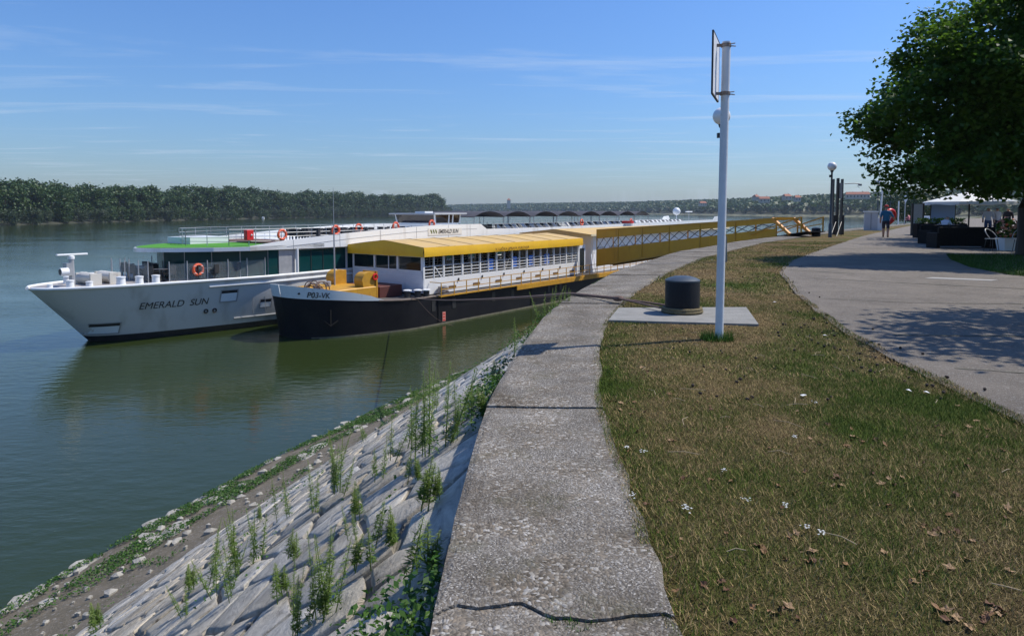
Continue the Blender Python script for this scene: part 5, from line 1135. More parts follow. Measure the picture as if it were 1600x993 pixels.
RAD = dict(pelvis=(.155, .12), waist=(.145, .11), chest=(.175, .12), neck=.062, chin=.078, head=.10, hip=.118, knee=.080, ankle=.055, toe=.048, sh=.085, el=.058, wr=.042, hand=.042)
def stand(stride=.0, armL=(0, 0), armR=(0, 0)):
    J = dict(pelvis=(0, 0, .95), waist=(0, 0, 1.10), chest=(0, 0, 1.36), neck=(0, .01, 1.50), chin=(0, .03, 1.58), head=(0, .03, 1.67))
    for s, sg, st in (('L', -1, stride), ('R', 1, -stride)):
        J['hip' + s] = (sg * .10, 0, .88); J['knee' + s] = (sg * .11, st * .5 + .03, .49); J['ankle' + s] = (sg * .11, st - .03, .09); J['toe' + s] = (sg * .12, st + .14, .04)
        J['sh' + s] = (sg * .20, 0, 1.40)
        J['el' + s] = (sg * .26, -st * .3 - .02, 1.12); J['wr' + s] = (sg * .27, -st * .4 + .08, .88); J['hand' + s] = (sg * .27, -st * .4 + .11, .80)
    return J
# man walking away with a red inflatable ring
J = stand(.16); J['elR'] = (.34, .05, 1.16); J['wrR'] = (.42, .18, 1.0); J['handR'] = (.44, .22, .95)
man, bme = person('person', J, RAD, None, (21.45, 39.2, .0), R(-29), 'man in blue shirt and dark shorts walking away with a red inflatable ring', 1.03)
def c_man(c):
    if c.z > 1.655 and c.y < .10: return 3
    if c.z > 1.50: return 2
    if abs(c.x) > .24 and c.z < 1.14: return 2
    if c.z > .93: return 0
    if c.z > .50: return 1
    if c.z < .085: return 4
    return 2
paint(bme, [M_shirt, M_shorts, M_skin, M_hair, M_dark], c_man); obj('body', bme, None, man)
MB().lathe([(.112, 0), (.115, .04), (.09, .09), (.02, .115)], (0, .02, 1.70), 14).build('cap', M_cap, man, True); MB().box(-.07, .07, .10, .22, 1.70, 1.72).build('cap_peak', M_cap, man)
rg = empty('inflatable_ring', (21.45 + .33, 39.2 + .26, 1.20), R(-29)); tag(rg, 'shiny red inflatable swim ring carried on the walking man\'s right side', 'swim ring')
o = MB().torus((0, 0, 0), .36, .125, 'x', 28, 12).build('tube', M_red, rg, True); o.rotation_euler = (R(12), R(10), R(-38))
MB().torus((.13, .0, .40), .05, .014, 'x', 10, 5).build('handle', M_red, rg)
# a small far figure in pink by the end of the promenade, and seated guest and two waiters at the cafe
def simple_person(loc, rz, label, top, legs, scale=1., seated=False, long=True):
    J = stand(.05)
    if seated:
        for k in list(J): J[k] = (J[k][0], J[k][1], J[k][2] - .45)
        for s, sg in (('L', -1), ('R', 1)):
            J['knee' + s] = (sg * .12, .42, .48); J['ankle' + s] = (sg * .12, .42, .09); J['toe' + s] = (sg * .12, .58, .05); J['el' + s] = (sg * .26, .12, .72); J['wr' + s] = (sg * .16, .36, .78); J['hand' + s] = (sg * .13, .42, .80)
        J['neck'] = (0, .05, 1.05); J['chin'] = (0, .09, 1.12); J['head'] = (0, .10, 1.21)
    pr, bm2 = person('person', J, RAD, None, loc, rz, label, scale); zz = -.45 if seated else 0
    def cf(c):
        if c.z > 1.63 + zz or (c.z > 1.56 + zz and c.y < .0): return 3
        if c.z > 1.49 + zz: return 2
        if abs(c.x) > .235 and c.z < 1.05 + zz: return 2
        if seated and c.y > .28 and c.z > .72 and abs(c.x) > .09: return 2
        if c.z > .95 + zz: return 0
        if c.z < .085: return 4
        return 1
    paint(bm2, [top, legs, M_skin, M_hair, M_dark], cf); obj('body', bm2, None, pr); return pr
simple_person((22.6, 35.6, .014), R(-75), 'seated cafe guest in a pale shirt with head bent over the table', M_wshirt, M_jeans, 1., True)
simple_person((28.7, 41.2, .014), R(150), 'waiter in a pale blue shirt and jeans standing under the parasol', M_wshirt, M_jeans)
simple_person((29.5, 41.6, .014), R(190), 'person in a pale blue shirt standing right of the waiter', M_wshirt, M_shorts)
simple_person((31.2, 43, .014), R(120), 'person in dark clothes deep in the cafe shade near the trunk', M_shorts, M_jeans)
simple_person((47.6, 82, .0), R(40), 'distant person in a pink top sitting low at the end of the promenade', mat('shirt_pink', (.6, .2, .22), .8), M_shorts, .95, True)
# motorbike-like pale shapes far off are left as a bench
bn = empty('bench', (56.5, 92, .0), R(-30)); tag(bn, 'bench standing in for pale motorbike-like shapes in front of the rounded bush at the promenade end', 'bench')
MB().box(-.9, .9, -.2, .2, .42, .47).build('seat', M_white, bn); MB().box(-.9, .9, .18, .23, .5, .9).build('backrest', M_white, bn)
for x in (-.75, .75): MB().box(x - .04, x + .04, -.2, .2, 0, .42).build('leg', M_dark, bn)

# ================================================================= CAFE
M_rattan = mat('rattan_black', (.006, .0055, .006), .7, spec=.15, c2=(.014, .013, .012), scale=20, bump=.4, bscale=50)
para = empty('cafe_parasol', (28.2, 42.2, 0)); tag(para, 'large white cafe parasol under the tree', 'parasol')
V = [(0, 0, 2.72)]; n_ = 8; seg = 4
for k in range(n_ * seg):
    t = 2 * math.pi * k / (n_ * seg); sag = math.cos(math.pi / n_) / math.cos((t % (2 * math.pi / n_)) - math.pi / n_); V.append((1.3 * sag * math.cos(t), 1.3 * sag * math.sin(t), 2.42)); V.append((2.55 * sag * math.cos(t), 2.55 * sag * math.sin(t), 2.08)); V.append((2.56 * sag * math.cos(t), 2.56 * sag * math.sin(t), 1.90 + .03 * math.sin(t * 8)))
F = []; N_ = n_ * seg
for k in range(N_):
    a, b = 1 + 3 * k, 1 + 3 * ((k + 1) % N_); F += [(0, a, b), (a, a + 1, b + 1, b), (a + 1, a + 2, b + 2, b + 1)]
MB().add(V, F).build('canopy', M_parasol, para, fixn=False); MB().tube([(0, 0, 0), (0, 0, 2.7)], .045, 8).build('pole', M_dark, para)
for k in range(8): t = 2 * math.pi * k / 8; MB().bar((0, 0, 2.4), (2.5 * math.cos(t), 2.5 * math.sin(t), 2.05), .03).build('rib', M_dark, para)
MB().lathe([(.4, 0), (.4, .1), (.08, .14)], (0, 0, 0), 12).build('base', M_dark, para)
def sofa(x, y, rz, L_, label, name='rattan_bench'):
    r_ = empty(name, (x, y, .014), rz); tag(r_, label, 'bench', 'black rattan seating of the cafe')
    MB().box(-L_ / 2, L_ / 2, -.38, .30, .08, .42).build('seat', M_rattan, r_, bevel=.03); MB().box(-L_ / 2, L_ / 2, .30, .46, .08, .86).build('backrest', M_rattan, r_, bevel=.03)
    for s in (-1, 1): MB().box(s * L_ / 2 - .07, s * L_ / 2 + .07, -.38, .46, .0, .62).build('armrest', M_rattan, r_, bevel=.02)
    MB().box(-L_ / 2 + .1, L_ / 2 - .1, -.34, .26, .42, .50).build('cushion', mat('cushion_grey', (.05, .05, .055), .9), r_, bevel=.03); return r_
sofa(18.35, 27.9, R(176), 2.2, 'black rattan bench at the left front corner of the cafe'); sofa(20.7, 27.4, R(184), 2.0, 'black rattan bench in the middle of the cafe front'); sofa(20.2, 31.5, R(8), 2.4, 'black rattan bench with its back to the inner cafe tables'); sofa(23.2, 30.2, R(170), 2.0, 'black rattan bench deepest behind the cafe front')
def cafe_table(x, y, label):
    r_ = empty('cafe_table', (x, y, .014)); tag(r_, label, 'table', 'cafe tables'); MB().box(-.4, .4, -.4, .4, .71, .75).build('table_top', M_rattan, r_); MB().tube([(0, 0, 0), (0, 0, .71)], .04, 8).build('leg', M_dark, r_); MB().box(-.25, .25, -.25, .25, 0, .03).build('base', M_dark, r_)
cafe_table(23.2, 35.8, 'dark cafe table in front of the seated guest'); cafe_table(19.5, 29.8, 'dark cafe table behind the front benches'); cafe_table(26.0, 36.5, 'dark cafe table below the parasol'); cafe_table(25.2, 33.0, 'dark cafe table near the flower pot')
def wire_chair(x, y, rz, label):
    r_ = empty('metal_chair', (x, y, .014), rz); tag(r_, label, 'chair', 'metal cafe chairs')
    MB().lathe([(.02, .45), (.22, .45), (.22, .47), (.02, .475)], (0, 0, 0), 16).build('seat', mat('chair_seat', (.4, .39, .38), .35), r_)
    for k in range(4): t = .78 + k * 1.571; MB().tube([(.17 * math.cos(t), .17 * math.sin(t), .45), (.24 * math.cos(t), .24 * math.sin(t), 0)], .013, 6).build('leg', M_dark, r_)
    MB().tube([(.22 * math.cos(t), .22 * math.sin(t), .47 + .36 * math.sin(q)) for t, q in zip(np.linspace(-.4, 3.54, 13), np.linspace(0, math.pi, 13))], .015, 6).build('backrest', M_grey, r_)
wire_chair(18.0, 25.6, R(20), 'metal chair with a round seat nearest the grass at the cafe front'); wire_chair(18.9, 25.4, R(-50), 'metal chair with a curved back right of the round-seat chair')
wire_chair(21.9, 35.3, R(-80), 'metal chair under the seated guest')
fp = empty('flower_pot', (18.85, 26.0, .014)); tag(fp, 'white square pot with red and pale flowers by the tree trunk', 'flower pot')
MB().add([(-.2, -.2, 0), (.2, -.2, 0), (.2, .2, 0), (-.2, .2, 0), (-.27, -.27, .48), (.27, -.27, .48), (.27, .27, .48), (-.27, .27, .48)], [(0, 1, 5, 4), (1, 2, 6, 5), (2, 3, 7, 6), (3, 0, 4, 7), (3, 2, 1, 0), (4, 5, 6, 7)]).build('pot', M_white, fp)
n_ = 500; d = rand_dirs(n_); P = d * rng.uniform(.5, 1, n_)[:, None] ** .5 * np.array((.36, .36, .42)) + np.array((0, 0, .82)); obj('foliage', leaves_mesh('foliage', P, rand_dirs(n_), .11, rng.uniform(0, 1, n_)), M_leaf, fp)
d = rand_dirs(90); P = d * np.array((.36, .36, .42)) + np.array((0, 0, .86)); obj('blossom', leaves_mesh('blossom', P, d, .12, rng.uniform(0, 1, 90), 1.), leafmat('petal', (.42, .06, .03), (.55, .34, .25), .2), fp)
bnr = empty('banner_stand', (27.4, 43.5, 0)); tag(bnr, 'pale blue banner panel hanging below the cafe parasol', 'banner'); MB().box(-.75, .75, -.02, .02, .75, 2.0).build('panel', mat('banner_blue', (.30, .46, .75), .7), bnr)
for x in (-.78, .78): MB().tube([(x, 0, 0), (x, 0, 2.1)], .03, 6).build('post', M_dark, bnr)
cl_ = empty('folded_board', (25.2, 42.5, 0)); tag(cl_, 'narrow grey upright board left of the blue banner', 'board'); MB().box(-.28, .28, -.05, .05, .1, 1.95).build('panel', M_grey, cl_); MB().box(-.38, -.28, -.06, .06, 0, 2.0).build('frame', M_dark, cl_); MB().box(.3, .38, -.06, .06, 0, 2.0).build('frame', M_dark, cl_)
bb = empty('planter_box', (24.3, 38.8, .014)); tag(bb, 'dark planter with low greenery left of the banner', 'planter'); MB().box(-1.4, 1.4, -.25, .25, 0, .8).build('box', M_rattan, bb, bevel=.02); n_ = 700; P = rng.uniform(-1, 1, (n_, 3)) * np.array((1.35, .22, .17)) + np.array((0, 0, .93)); obj('foliage', leaves_mesh('foliage', P, rand_dirs(n_), .12, rng.uniform(0, 1, n_)), M_leaf, bb)
lt = empty('wall_lantern', (17.35, 22.6, 1.72)); tag(lt, 'small white lantern fixed to the tree trunk', 'lantern'); MB().lathe([(.03, -.2), (.07, .0), (.085, .1), (.03, .14)], (0, 0, 0), 10).build('shade', M_globe, lt); MB().bar((0, 0, .12), (-.25, .15, .2), .03).build('bracket', M_dark, lt)

# ================================================================= TREES
lobes = [((1.0, -1.2, 5.7), (4.0, 3.8, 3.0)), ((4.5, -1, 6), (4, 4, 3.5)), ((2.4, -.6, 9.2), (3.2, 3.0, 2.4)), ((-.5, -.5, 3.6), (3.6, 3.2, 1.1))]
for (lx, lz, lr) in ((-5.6, 4.3, .75), (-5.3, 5.2, .7), (-4.9, 3.5, .75), (-4.6, 5.8, .85), (-4.3, 4.5, 1.1), (-3.9, 2.9, .8), (-3.4, 6.3, .8), (-3.2, 5.0, 1.2), (-2.9, 3.7, 1.1), (-3.0, 2.3, .65), (-2.3, 6.9, .75), (-1.9, 5.9, 1.1), (-1.2, 7.7, .95), (-1.7, 2.2, .75), (-.2, 8.7, 1.0), (-.4, 7.0, 1.2), (-.4, 2.1, .7), (.8, 9.9, 1.1), (1.0, 2.2, .8), (2.2, 2.3, .8), (3.6, 2.2, .9), (-3.7, 5.6, .9), (-.9, 9.3, .55), (-5.1, 2.8, .6), (-4.4, 2.3, .6), (-4.7, 6.6, .65), (-3.7, 7.2, .7), (-2.5, 7.9, .75), (-1.6, 8.8, .7), (-3.6, 1.9, .5)):
    lz = lz + .35 if lz < 2.5 else lz
    for q in range(2): lobes.append(((lx + random.uniform(-.3, .3), -1.6 + (-1.3, 1.0)[q] + random.uniform(-.6, .6), lz + random.uniform(-.25, .25)), (lr * 1.05, lr, lr * .72)))
big_tree('broadleaf_tree', (17.3, 22.9, 0), lobes, .15, 2700, 42, 'big dark broadleaf tree spreading over the cafe at the right', 'tree', 'promenade trees',
         [([(0, 0, -.1), (.02, 0, .4), (0, .05, 1.6), (.1, 0, 3.2)], .34, .24), ([(.1, 0, 3.0), (-1.6, -.9, 4.2), (-3.6, -1.6, 5.0), (-5, -1.7, 5.1)], .17, .02), ([(.1, 0, 3.1), (.4, -.4, 5.5), (.3, -.6, 8.5), (.2, -.8, 9.8)], .22, .02), ([(.1, 0, 2.8), (2, -.6, 4.6), (4, -1, 6)], .18, .05), ([(0, .2, 3), (-.6, 1.6, 5)], .15, .05), ([(-1.0, -.5, 3.8), (-2.4, -1.0, 6.0), (-3.2, -1.3, 6.6)], .08, .015), ([(.2, -.2, 4.2), (-1.2, -1.2, 7.2), (-1.3, -1.4, 8.0)], .09, .015)], .42, M_leaf, .23)
big_tree('broadleaf_tree', (16.5, 10.6, 0), [((.6, 0, 7.4), (3.2, 3.2, 2.8)), ((-3.6, -.5, 5.6), (2.3, .75, .7)), ((-5.4, .2, 5.9), (1.5, .5, .45)), ((-2.6, -1.5, 5.2), (1.7, .45, .5)), ((-3.3, -2.5, 5.0), (2.1, .5, .5)), ((-6.6, -1.0, 5.5), (1.5, .5, .45)), ((-7.9, -2.1, 5.0), (1.2, .35, .35)), ((-6.6, -2.4, 5.0), (1.4, .4, .4))], .16, 700, 40, 'broadleaf tree just outside the right edge shading the path', 'tree', 'promenade trees',
         [([(0, 0, -.1), (0, 0, 2), (.1, 0, 4)], .34, .22), ([(.1, 0, 3.8), (-2.6, -.4, 5.2), (-5.4, .1, 5.8)], .14, .03), ([(.1, 0, 3.8), (.4, 0, 7.5)], .18, .05)], .3, M_leaf, .30)
big_tree('broadleaf_tree', (26.5, 30.5, 0), [((-.5, 0, 6.4), (5.0, 4.6, 3.0)), ((.5, 0, 8.4), (4, 4, 3))], .19, 620, 44, 'broadleaf tree behind the trunk of the big one, over the cafe benches', 'tree', 'promenade trees',
         [([(0, 0, -.1), (0, 0, 2), (.1, 0, 4)], .36, .24), ([(.1, 0, 3.8), (-2, -.6, 5.2), (-4, -1.0, 6)], .14, .04), ([(.1, 0, 3.8), (.4, 0, 8)], .18, .05)], .3, M_leaf, .42)
big_tree('broadleaf_tree', (29.5, 37, 0), [((-1.5, -.5, 6.0), (5.2, 3.4, 2.6)), ((.5, 0, 8), (4.5, 4, 3)), ((3, 0, 5.5), (4.5, 4.5, 3))], .19, 520, 42, 'broadleaf tree behind the big one, shading the cafe terrace', 'tree', 'promenade trees',
         [([(0, 0, -.1), (0, 0, 2), (.1, 0, 4)], .36, .24), ([(.1, 0, 3.8), (-2, -.6, 5.2), (-4, -1.0, 6)], .14, .04), ([(.1, 0, 3.8), (.4, 0, 8)], .18, .05)], .3, M_leaf, .45)

# ================================================================= PLANTS ON THE SLOPE
def weed_mesh(seed, h, tops):
    r = np.random.default_rng(seed); P = []; N_ = []; S_ = []; T = []; V = []; F = []
    for k in range(tops):
        bx2, by2 = r.normal(0, .07, 2); lean = r.normal(0, .15, 2); hh = h * r.uniform(.5, 1.1)
        for z in np.linspace(.04, 1, 60):
            for q in range(2):
                a = r.uniform(0, 6.28); sp2 = (.060 * (1.15 - z * .6) if z < .68 else .055 * (1.3 - z)); c = np.array((bx2 + lean[0] * z * hh, by2 + lean[1] * z * hh, z * hh))
                P.append(c + np.array((math.cos(a), math.sin(a), .5)) * sp2 * .5); n2 = np.array((-math.cos(a) * .5 + r.normal(0, .3), -math.sin(a) * .5 + r.normal(0, .3), 1.)); N_.append(n2 / np.linalg.norm(n2)); S_.append(sp2 * 1.5); T.append(.25 + .7 * z ** 2 + r.uniform(-.15, .15))
    return leaves_mesh('leaves', np.array(P), np.array(N_), np.array(S_), np.array(T), .13, .04), None
weed_protos = []
for k in range(5):
    h = (.85, .62, .72, .42, .95)[k]; lm_, _ = weed_mesh(40 + k, h, (3, 2, 2, 3, 4)[k]); lm_.materials.append(M_weed)
    sm = MB()
    r = np.random.default_rng(40 + k)
    for q in range((3, 2, 2, 3, 4)[k]):
        b0 = r.normal(0, .07, 2); ln2 = r.normal(0, .15, 2); hh = h * r.uniform(.5, 1.1); sm.tube([(b0[0], b0[1], -.05), (b0[0] + ln2[0] * hh, b0[1] + ln2[1] * hh, hh)], .006, 4, .002)
        for _ in range(60 * 2): r.uniform(0, 6.28); r.normal(0, .3); r.normal(0, .3); r.uniform(-.15, .15)
    sm = sm.mesh('stalk'); sm.materials.append(M_weed); ca = sm.color_attributes.new('tint', 'FLOAT_COLOR', 'POINT'); ca.data.foreach_set('color', np.full(4 * len(sm.vertices), .3, dtype=np.float32)); weed_protos.append((lm_, sm))
def hit_bank(x, y):
    """where the view ray through a place on the slope meets it, used only to list weed spots: returns (s, d)"""
    cp_, sp2 = math.cos(R(3.7)), math.sin(R(3.7)); u = (x - 800) / 1067.; v = (399 - y) / 1067.; d = Vector((u, cp_ + v * sp2, -sp2 + v * cp_)); t = 1.
    while t < 80:
        p = Vector((0, 0, CAMZ)) + d * t; i = int(np.argmin((EP[:, 0] - p.x) ** 2 + (EP[:, 1] - p.y) ** 2)); n2 = np.array((-ET[i][1], ET[i][0])); dd_ = float((p.x - EP[i][0]) * n2[0] + (p.y - EP[i][1]) * n2[1])
        if dd_ > 0 and p.z < bank_z(dd_): return float(ES[i]), dd_
        t += .04
    return None
spots = [(520, 772, 0, 1.1), (545, 765, 4, 1.), (445, 812, 0, .9), (600, 745, 2, 1.), (625, 715, 1, 1.), (650, 700, 0, 1.), (672, 708, 4, 1.1), (690, 700, 0, 1.2), (710, 690, 2, 1.), (350, 905, 0, 1.), (385, 885, 4, .9), (405, 870, 1, 1.), (330, 945, 1, 1.), (365, 930, 0, .9), (495, 975, 0, .9), (470, 985, 4, .8), (515, 950, 2, .9), (535, 935, 1, .8), (430, 945, 3, 1.), (580, 880, 3, 1.), (565, 800, 3, 1.), (640, 760, 3, .9), (690, 640, 0, .9), (720, 668, 1, 1.), (745, 655, 3, 1.), (570, 690, 2, .9), (480, 810, 1, 1.), (690, 770, 3, .8), (665, 800, 3, 1.), (600, 850, 3, .9), (285, 935, 3, 1.), (270, 985, 1, .8), (460, 870, 3, 1.), (770, 605, 3, 1.), (810, 560, 1, 1.), (850, 520, 0, .9), (870, 505, 1, 1.), (880, 490, 4, .9), (905, 462, 1, 1.), (955, 432, 4, 1.1), (150, 985, 3, 1.4), (400, 820, 3, .9), (540, 860, 2, .7), (650, 900, 3, 1.), (625, 640, 2, .9), (676, 610, 0, 1.)]
for (x, y, k, sc) in spots:
    h_ = hit_bank(x, y)
    if h_ is None: continue
    p = bank(h_[0], h_[1], .03); root = empty('tall_weed', p, random.uniform(0, 6.28)); sc *= random.uniform(.62, .92); root.scale = (sc, sc, sc * random.uniform(.85, 1.1)); root.rotation_euler = (random.uniform(-.14, .14), random.uniform(-.14, .14), random.uniform(0, 6.28))
    tag(root, 'tall feathery green weed growing between the stones of the slope', 'weed', 'weeds on the stone slope')
    for nm, me in zip(('leaves', 'stalk'), weed_protos[k]):
        o = bpy.data.objects.new(nm, me); col.objects.link(o); o.parent = root
# low creeping green on the slope joints, along the coping foot and on the toe of the bank
def cover(name, pts, size, label, mt=M_cover, lift=.05):
    P = np.array(pts); n_ = len(P); N_ = rand_dirs(n_); N_[:, 2] = np.abs(N_[:, 2]) + .5; N_ /= np.linalg.norm(N_, axis=1)[:, None]
    tag(obj(name, leaves_mesh(name, P, N_, rng.uniform(.6, 1.4, n_) * size, rng.uniform(0, 1, n_), .55), mt), label, 'ground cover', kind='stuff')
pts = []
for k in range(90000):
    s = s0 - 2 + 40 * rng.random(); d = 7.3 + 3.05 * rng.random() ** .7
    if nz(s * .55, d * 1.3, 3.) + .5 * nz(s * 2.3, d * 2.3, 1.) > (-.12 if d > 8.6 else .30): pts.append(tuple(bank(s, d, .03 + .07 * rng.random())))
cover('creeping_green', pts, .055, 'low creeping green cover along the foot of the bank')
pts = []
for k in range(60000):
    s = s0 - 2 + 36 * rng.random() ** 1.4; d = .02 + abs(rng.normal(0, .28)) if rng.random() < .45 else .1 + 7.6 * rng.random()
    q = nz(s * 1.1, d * 1.6, 7.) + .6 * nz(s * 3.3, d * 4.3, 2.)
    if q > (.30 if d < .7 else .46): pts.append(tuple(bank(s, d, .02 + (.20 if d < .7 else .10) * rng.random())))
cover('joint_weeds', pts, .036, 'small green weeds in the joints of the stone slope')

# ================================================================= LAWN DETAIL
def blades(n_, y0, y1, hmin, hmax, wid):
    """short bent grass blades, straw to green by the lawn's own patches"""
    Y = y0 + (y1 - y0) * rng.random(n_) ** 1.0; K_ = rng.random(n_); V = np.empty((n_, 3, 3)); C = np.empty((n_, 3))
    for i in range(n_):
        y = Y[i]; a, b = xi(y) - .06, xr(y) + .10; x = a + (b - a) * K_[i]; g = lawn_green(x, y); gg = g > rng.random() * .9
        h = rng.uniform(hmin, hmax) * (.7 + .8 * g); t = rng.uniform(0, 6.28); lean = rng.uniform(.4, 1.6) if not gg else rng.uniform(.15, .9)
        w = wid * rng.uniform(.6, 1.3); ct, st = math.cos(t), math.sin(t); z0_ = lawn_z(x, y) - .003
        V[i, 0] = (x - st * w, y + ct * w, z0_); V[i, 1] = (x + st * w, y - ct * w, z0_); V[i, 2] = (x + ct * h * lean, y + st * h * lean, z0_ + h)
        C[i] = np.array((.095, .135, .020)) * rng.uniform(.6, 1.6) if gg else (np.array((.36, .26, .115)) * rng.uniform(.3, 1.6) if rng.random() < .75 else np.array((.13, .08, .045)))
    return V, C
def grass_obj(parts):
    V = np.concatenate([p[0] for p in parts]); C = np.concatenate([p[1] for p in parts]); n_ = len(V); me = bpy.data.meshes.new('grass'); me.vertices.add(3 * n_); me.vertices.foreach_set('co', V.ravel()); me.loops.add(3 * n_); me.loops.foreach_set('vertex_index', np.arange(3 * n_, dtype=np.int32)); me.polygons.add(n_); me.polygons.foreach_set('loop_start', np.arange(0, 3 * n_, 3, dtype=np.int32)); me.polygons.foreach_set('loop_total', np.full(n_, 3, dtype=np.int32)); me.update(calc_edges=True)
    c = me.color_attributes.new('tint', 'FLOAT_COLOR', 'POINT'); cc = np.repeat(np.column_stack([C, np.ones(n_)]), 3, axis=0).astype(np.float32); c.data.foreach_set('color', cc.ravel()); return me
M_blade = mat('grass_blade', (.2, .15, .08), .8, var=.05, scale=30, attr='tint', spec=.15)
tag(obj('grass', grass_obj([blades(190000, 1.9, 6.0, .008, .030, .0016), blades(95000, 6.0, 12.0, .010, .030, .0028), blades(45000, 12., 34., .014, .036, .007)]), M_blade), 'short dry grass of the lawn between quay and path', 'grass', kind='stuff')
# greener tuft round the pole foot, and lush shaded grass under the trees
def tuft(name, c, r, n_, h, label, colr=(.05, .12, .015)):
    V = np.empty((n_, 3, 3)); C = np.empty((n_, 3))
    for i in range(n_):
        a = rng.uniform(0, 6.28); q = r * math.sqrt(rng.random()); x, y = c[0] + q * math.cos(a), c[1] + q * math.sin(a); t = rng.uniform(0, 6.28); hh = h * rng.uniform(.5, 1.2); l = rng.uniform(.1, .8); w = .003
        V[i] = ((x - math.sin(t) * w, y + math.cos(t) * w, .0), (x + math.sin(t) * w, y - math.cos(t) * w, .0), (x + math.cos(t) * hh * l, y + math.sin(t) * hh * l, hh)); C[i] = np.array(colr) * rng.uniform(.6, 1.6)
    o = obj(name, grass_obj([(V, C)]), M_blade); tag(o, label, 'grass', kind='stuff')
tuft('grass_tuft', (2.38, 7.84), .20, 700, .12, 'green tuft of longer grass round the white pole foot')
tuft('grass_tuft', (.22, 2.42), .10, 260, .035, 'green grass growing in the crack of the coping')
tuft('grass_tuft', (.25, 3.42), .12, 200, .025, 'moss and grass patch on the second coping slab')
V = []; F = []
gy = np.arange(13.6, 24.0, .4)
for y in gy: V += [(road_right(y), y, .02), (40., y, .02)]
sg = MB().add(V, [(2 * i, 2 * i + 1, 2 * i + 3, 2 * i + 2) for i in range(len(gy) - 1)]).build('verge', mat('verge_green', (.055, .085, .015), .95, c2=(.085, .10, .025), scale=3, bump=.8, bscale=40), fixn=False); tag(sg, kind='structure')
n_ = 22000; V = np.empty((n_, 3, 3)); C = np.empty((n_, 3))
for i in range(n_):
    y = rng.uniform(13.8, 23.6); x = road_right(y) - .08 + 8 * rng.random() ** 1.5; t = rng.uniform(0, 6.28); h = rng.uniform(.03, .09); w = .007
    V[i] = ((x - math.sin(t) * w, y + math.cos(t) * w, .02), (x + math.sin(t) * w, y - math.cos(t) * w, .02), (x + math.cos(t) * h * .6, y + math.sin(t) * h * .6, .02 + h)); C[i] = np.array((.05, .10, .015)) * rng.uniform(.6, 1.7)
tag(obj('verge_grass', grass_obj([(V, C)]), M_blade), 'greener grass of the verge under the big tree', 'grass', kind='stuff')
# fallen leaves: curled brown leaves one by one
def leaf_shape(seed):
    r = random.Random(seed); V = [(0, 0, .1)]; n2 = 9
    for k in range(n2):
        t = 2 * math.pi * k / n2; q = (1., .55, .8, .5, .75, .75, .5, .8, .55)[k] * r.uniform(.85, 1.15); V.append((q * math.cos(t), q * .8 * math.sin(t), .1 + r.uniform(-.12, .38)))
    V += [(1.0, 0, .1), (1.7, r.uniform(-.3, .3), .05), (1.68, .05, .0)]
    return MB().add(V, [(0, k + 1, (k + 1) % n2 + 1) for k in range(n2)] + [(n2 + 1, n2 + 2, n2 + 3)]).mesh('fallen_leaf')
lmats = [mat('dead_leaf_tan', (.27, .145, .055), .75, c2=(.19, .09, .035), scale=20), mat('dead_leaf_rust', (.15, .06, .022), .75, c2=(.09, .04, .018), scale=20), mat('dead_leaf_pale', (.36, .23, .11), .75, c2=(.26, .15, .07), scale=20)]
lsh = []
for k in range(6): q = leaf_shape(k); q.materials.append(lmats[k % 3]); lsh.append(q)
clus = [(1020, 690), (1040, 685), (960, 640), (1150, 660), (1330, 690), (1345, 700), (1360, 690), (1310, 755), (1375, 755), (1410, 758), (1190, 855), (1225, 845), (1230, 810), (1140, 912), (1195, 960), (1470, 960), (1530, 965), (1555, 960), (1500, 985), (1580, 800), (1430, 905), (1270, 870), (1000, 650), (1110, 635), (1260, 700), (1440, 830), (1060, 760), (1480, 830), (1300, 780), (1020, 570)]
def gpix(x, y): Y = CAMZ * 1067. / (y - 330.) * (1 - .0042 * (y - 330) / 66); return ((x - 800) / 1067. * CAMZ * 1067. / (y - 330.), Y)
cnt = 0
for k in range(170):
    if k < 95: c = random.choice(clus); x, y = c[0] + random.gauss(0, 14), c[1] + random.gauss(0, 8)
    else: x, y = random.uniform(960, 1590), 560 + 420 * random.random()
    X, Y = gpix(x, y)
    if Y < 2 or X < xi(Y) + .03 or X > xr(Y) - .05: continue
    o = bpy.data.objects.new('fallen_leaf', random.choice(lsh)); col.objects.link(o); s = random.uniform(.014, .032); o.location = (X, Y, lawn_z(X, Y) + .004); o.scale = (s, s, s); o.rotation_euler = (random.uniform(-.4, .4), random.uniform(-.4, .4), random.uniform(0, 6.28))
    tag(o, 'curled brown fallen leaf on the dry lawn', 'leaf', 'fallen leaves on the lawn')
tw = MB()
for k in range(46):
    Y = random.uniform(2.2, 9); X = random.uniform(xi(Y) + .1, xr(Y) - .1); a = random.uniform(0, 6.28); L_ = random.uniform(.06, .22); c2_ = random.uniform(-.4, .4)
    tw.tube([(X, Y, .03), (X + L_ * .5 * math.cos(a), Y + L_ * .5 * math.sin(a), .04), (X + L_ * math.cos(a + c2_), Y + L_ * math.sin(a + c2_), .03)], .0022, 4)
tag(tw.build('dry_stalks', mat('dry_stalk', (.36, .28, .17), .85)), 'thin dry stalks lying in the lawn', 'stalks', kind='stuff')
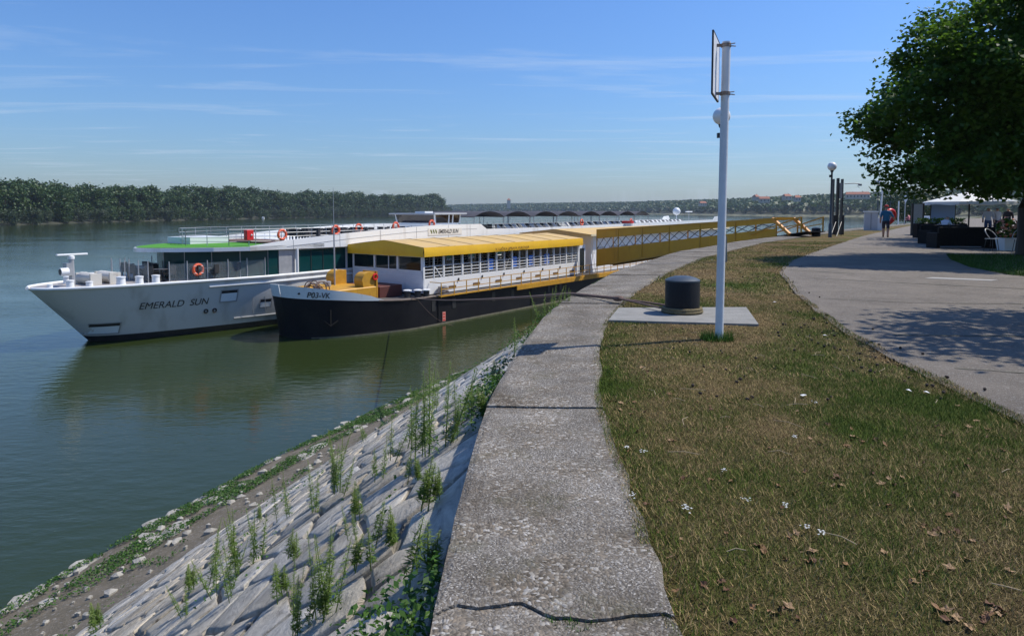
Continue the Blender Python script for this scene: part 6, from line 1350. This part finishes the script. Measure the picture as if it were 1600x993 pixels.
# dark seed cones scattered by the path edge; scraps of paper; clover heads
cone = MB().sphere((0, 0, .5), .5, 8, 6, (1, .8, .8)); cone = cone.mesh('seed_ball'); cone.materials.append(mat('seed_brown', (.03, .02, .015), .9)); P = []
for k in range(150):
    Y = random.choice((random.uniform(5, 9), random.uniform(8, 26))); e = xr(Y); X = e + random.gauss(-.25, .35) if random.random() < .6 else random.uniform(xi(Y) + .5, e)
    if X < xi(Y) + .1: continue
    o = bpy.data.objects.new('seed_ball', cone); col.objects.link(o); s = random.uniform(.02, .035); o.scale = (s * 1.2, s, s); o.location = (X, Y, max(.012, lawn_z(X, Y) - .002) if X < xr(Y) else .012); o.rotation_euler = (0, 0, random.uniform(0, 6)); tag(o, 'dark seed ball lying along the path edge', 'seed ball', 'seed balls by the path')
scrap = MB().add([(-.5, -.3, 0), (.5, -.25, .15), (.45, .3, .05), (-.4, .35, .2), (0, 0, .25)], [(0, 1, 4), (1, 2, 4), (2, 3, 4), (3, 0, 4)]).mesh('paper_scrap'); scrap.materials.append(mat('paper', (.7, .7, .68), .8))
for (x, y, lab) in ((1210, 474, 'small white paper scrap on the grass beside the path bend'), (1288, 527, 'white paper scrap on the lawn near the path edge'), (1418, 614, 'white paper scrap lying on the path edge grass'), (1254, 622, 'thin white scrap on the lawn left of the path'), (1112, 407, 'white scrap on the grass left of the pole'), (1446, 617, 'tiny white scrap at the asphalt edge')):
    X, Y = gpix(x, y); o = bpy.data.objects.new('paper_scrap', scrap); col.objects.link(o); o.location = (X, Y, .03); o.scale = (.05, .05, .05); o.rotation_euler = (0, 0, random.uniform(0, 6)); tag(o, lab, 'paper', 'paper scraps')
pts = []
for (x, y) in ((978, 708), (1005, 714), (1070, 802), (1075, 806), (1258, 835), (1225, 800), (985, 785), (1165, 790), (1270, 636), (1280, 842), (1130, 745), (1240, 690)):
    X, Y = gpix(x, y)
    for q in range(9): pts.append((X + random.gauss(0, .012), Y + random.gauss(0, .014), .045 + random.uniform(-.005, .01)))
P = np.array(pts); tag(obj('clover_flowers', leaves_mesh('clover_flowers', P, rand_dirs(len(P)) * .3 + np.array((0, 0, 1.)), .012, rng.uniform(0, 1, len(P)), 1.), leafmat('clover_petal', (.6, .62, .58), (.7, .7, .68), .3)), 'tiny white clover flower heads in the lawn', 'flowers', kind='stuff')

# ================================================================= HAZE over the river
hz = MB().box(-1800, 1200, -40, 3400, WZ - 3, 52).build('haze', None); hz['kind'] = 'stuff'; hz['label'] = 'thin bluish summer haze over the river'; hz['category'] = 'haze'
hm = bpy.data.materials.new('summer_haze'); hm.use_nodes = True; hn = hm.node_tree.nodes; hn.clear(); ho = hn.new('ShaderNodeOutputMaterial'); hv = hn.new('ShaderNodeVolumePrincipled')
hv.inputs['Color'].default_value = (.72, .84, 1., 1); hv.inputs['Density'].default_value = .00009; hv.inputs['Anisotropy'].default_value = .2
hm.node_tree.links.new(hv.outputs[0], ho.inputs['Volume']); hz.data.materials.append(hm)
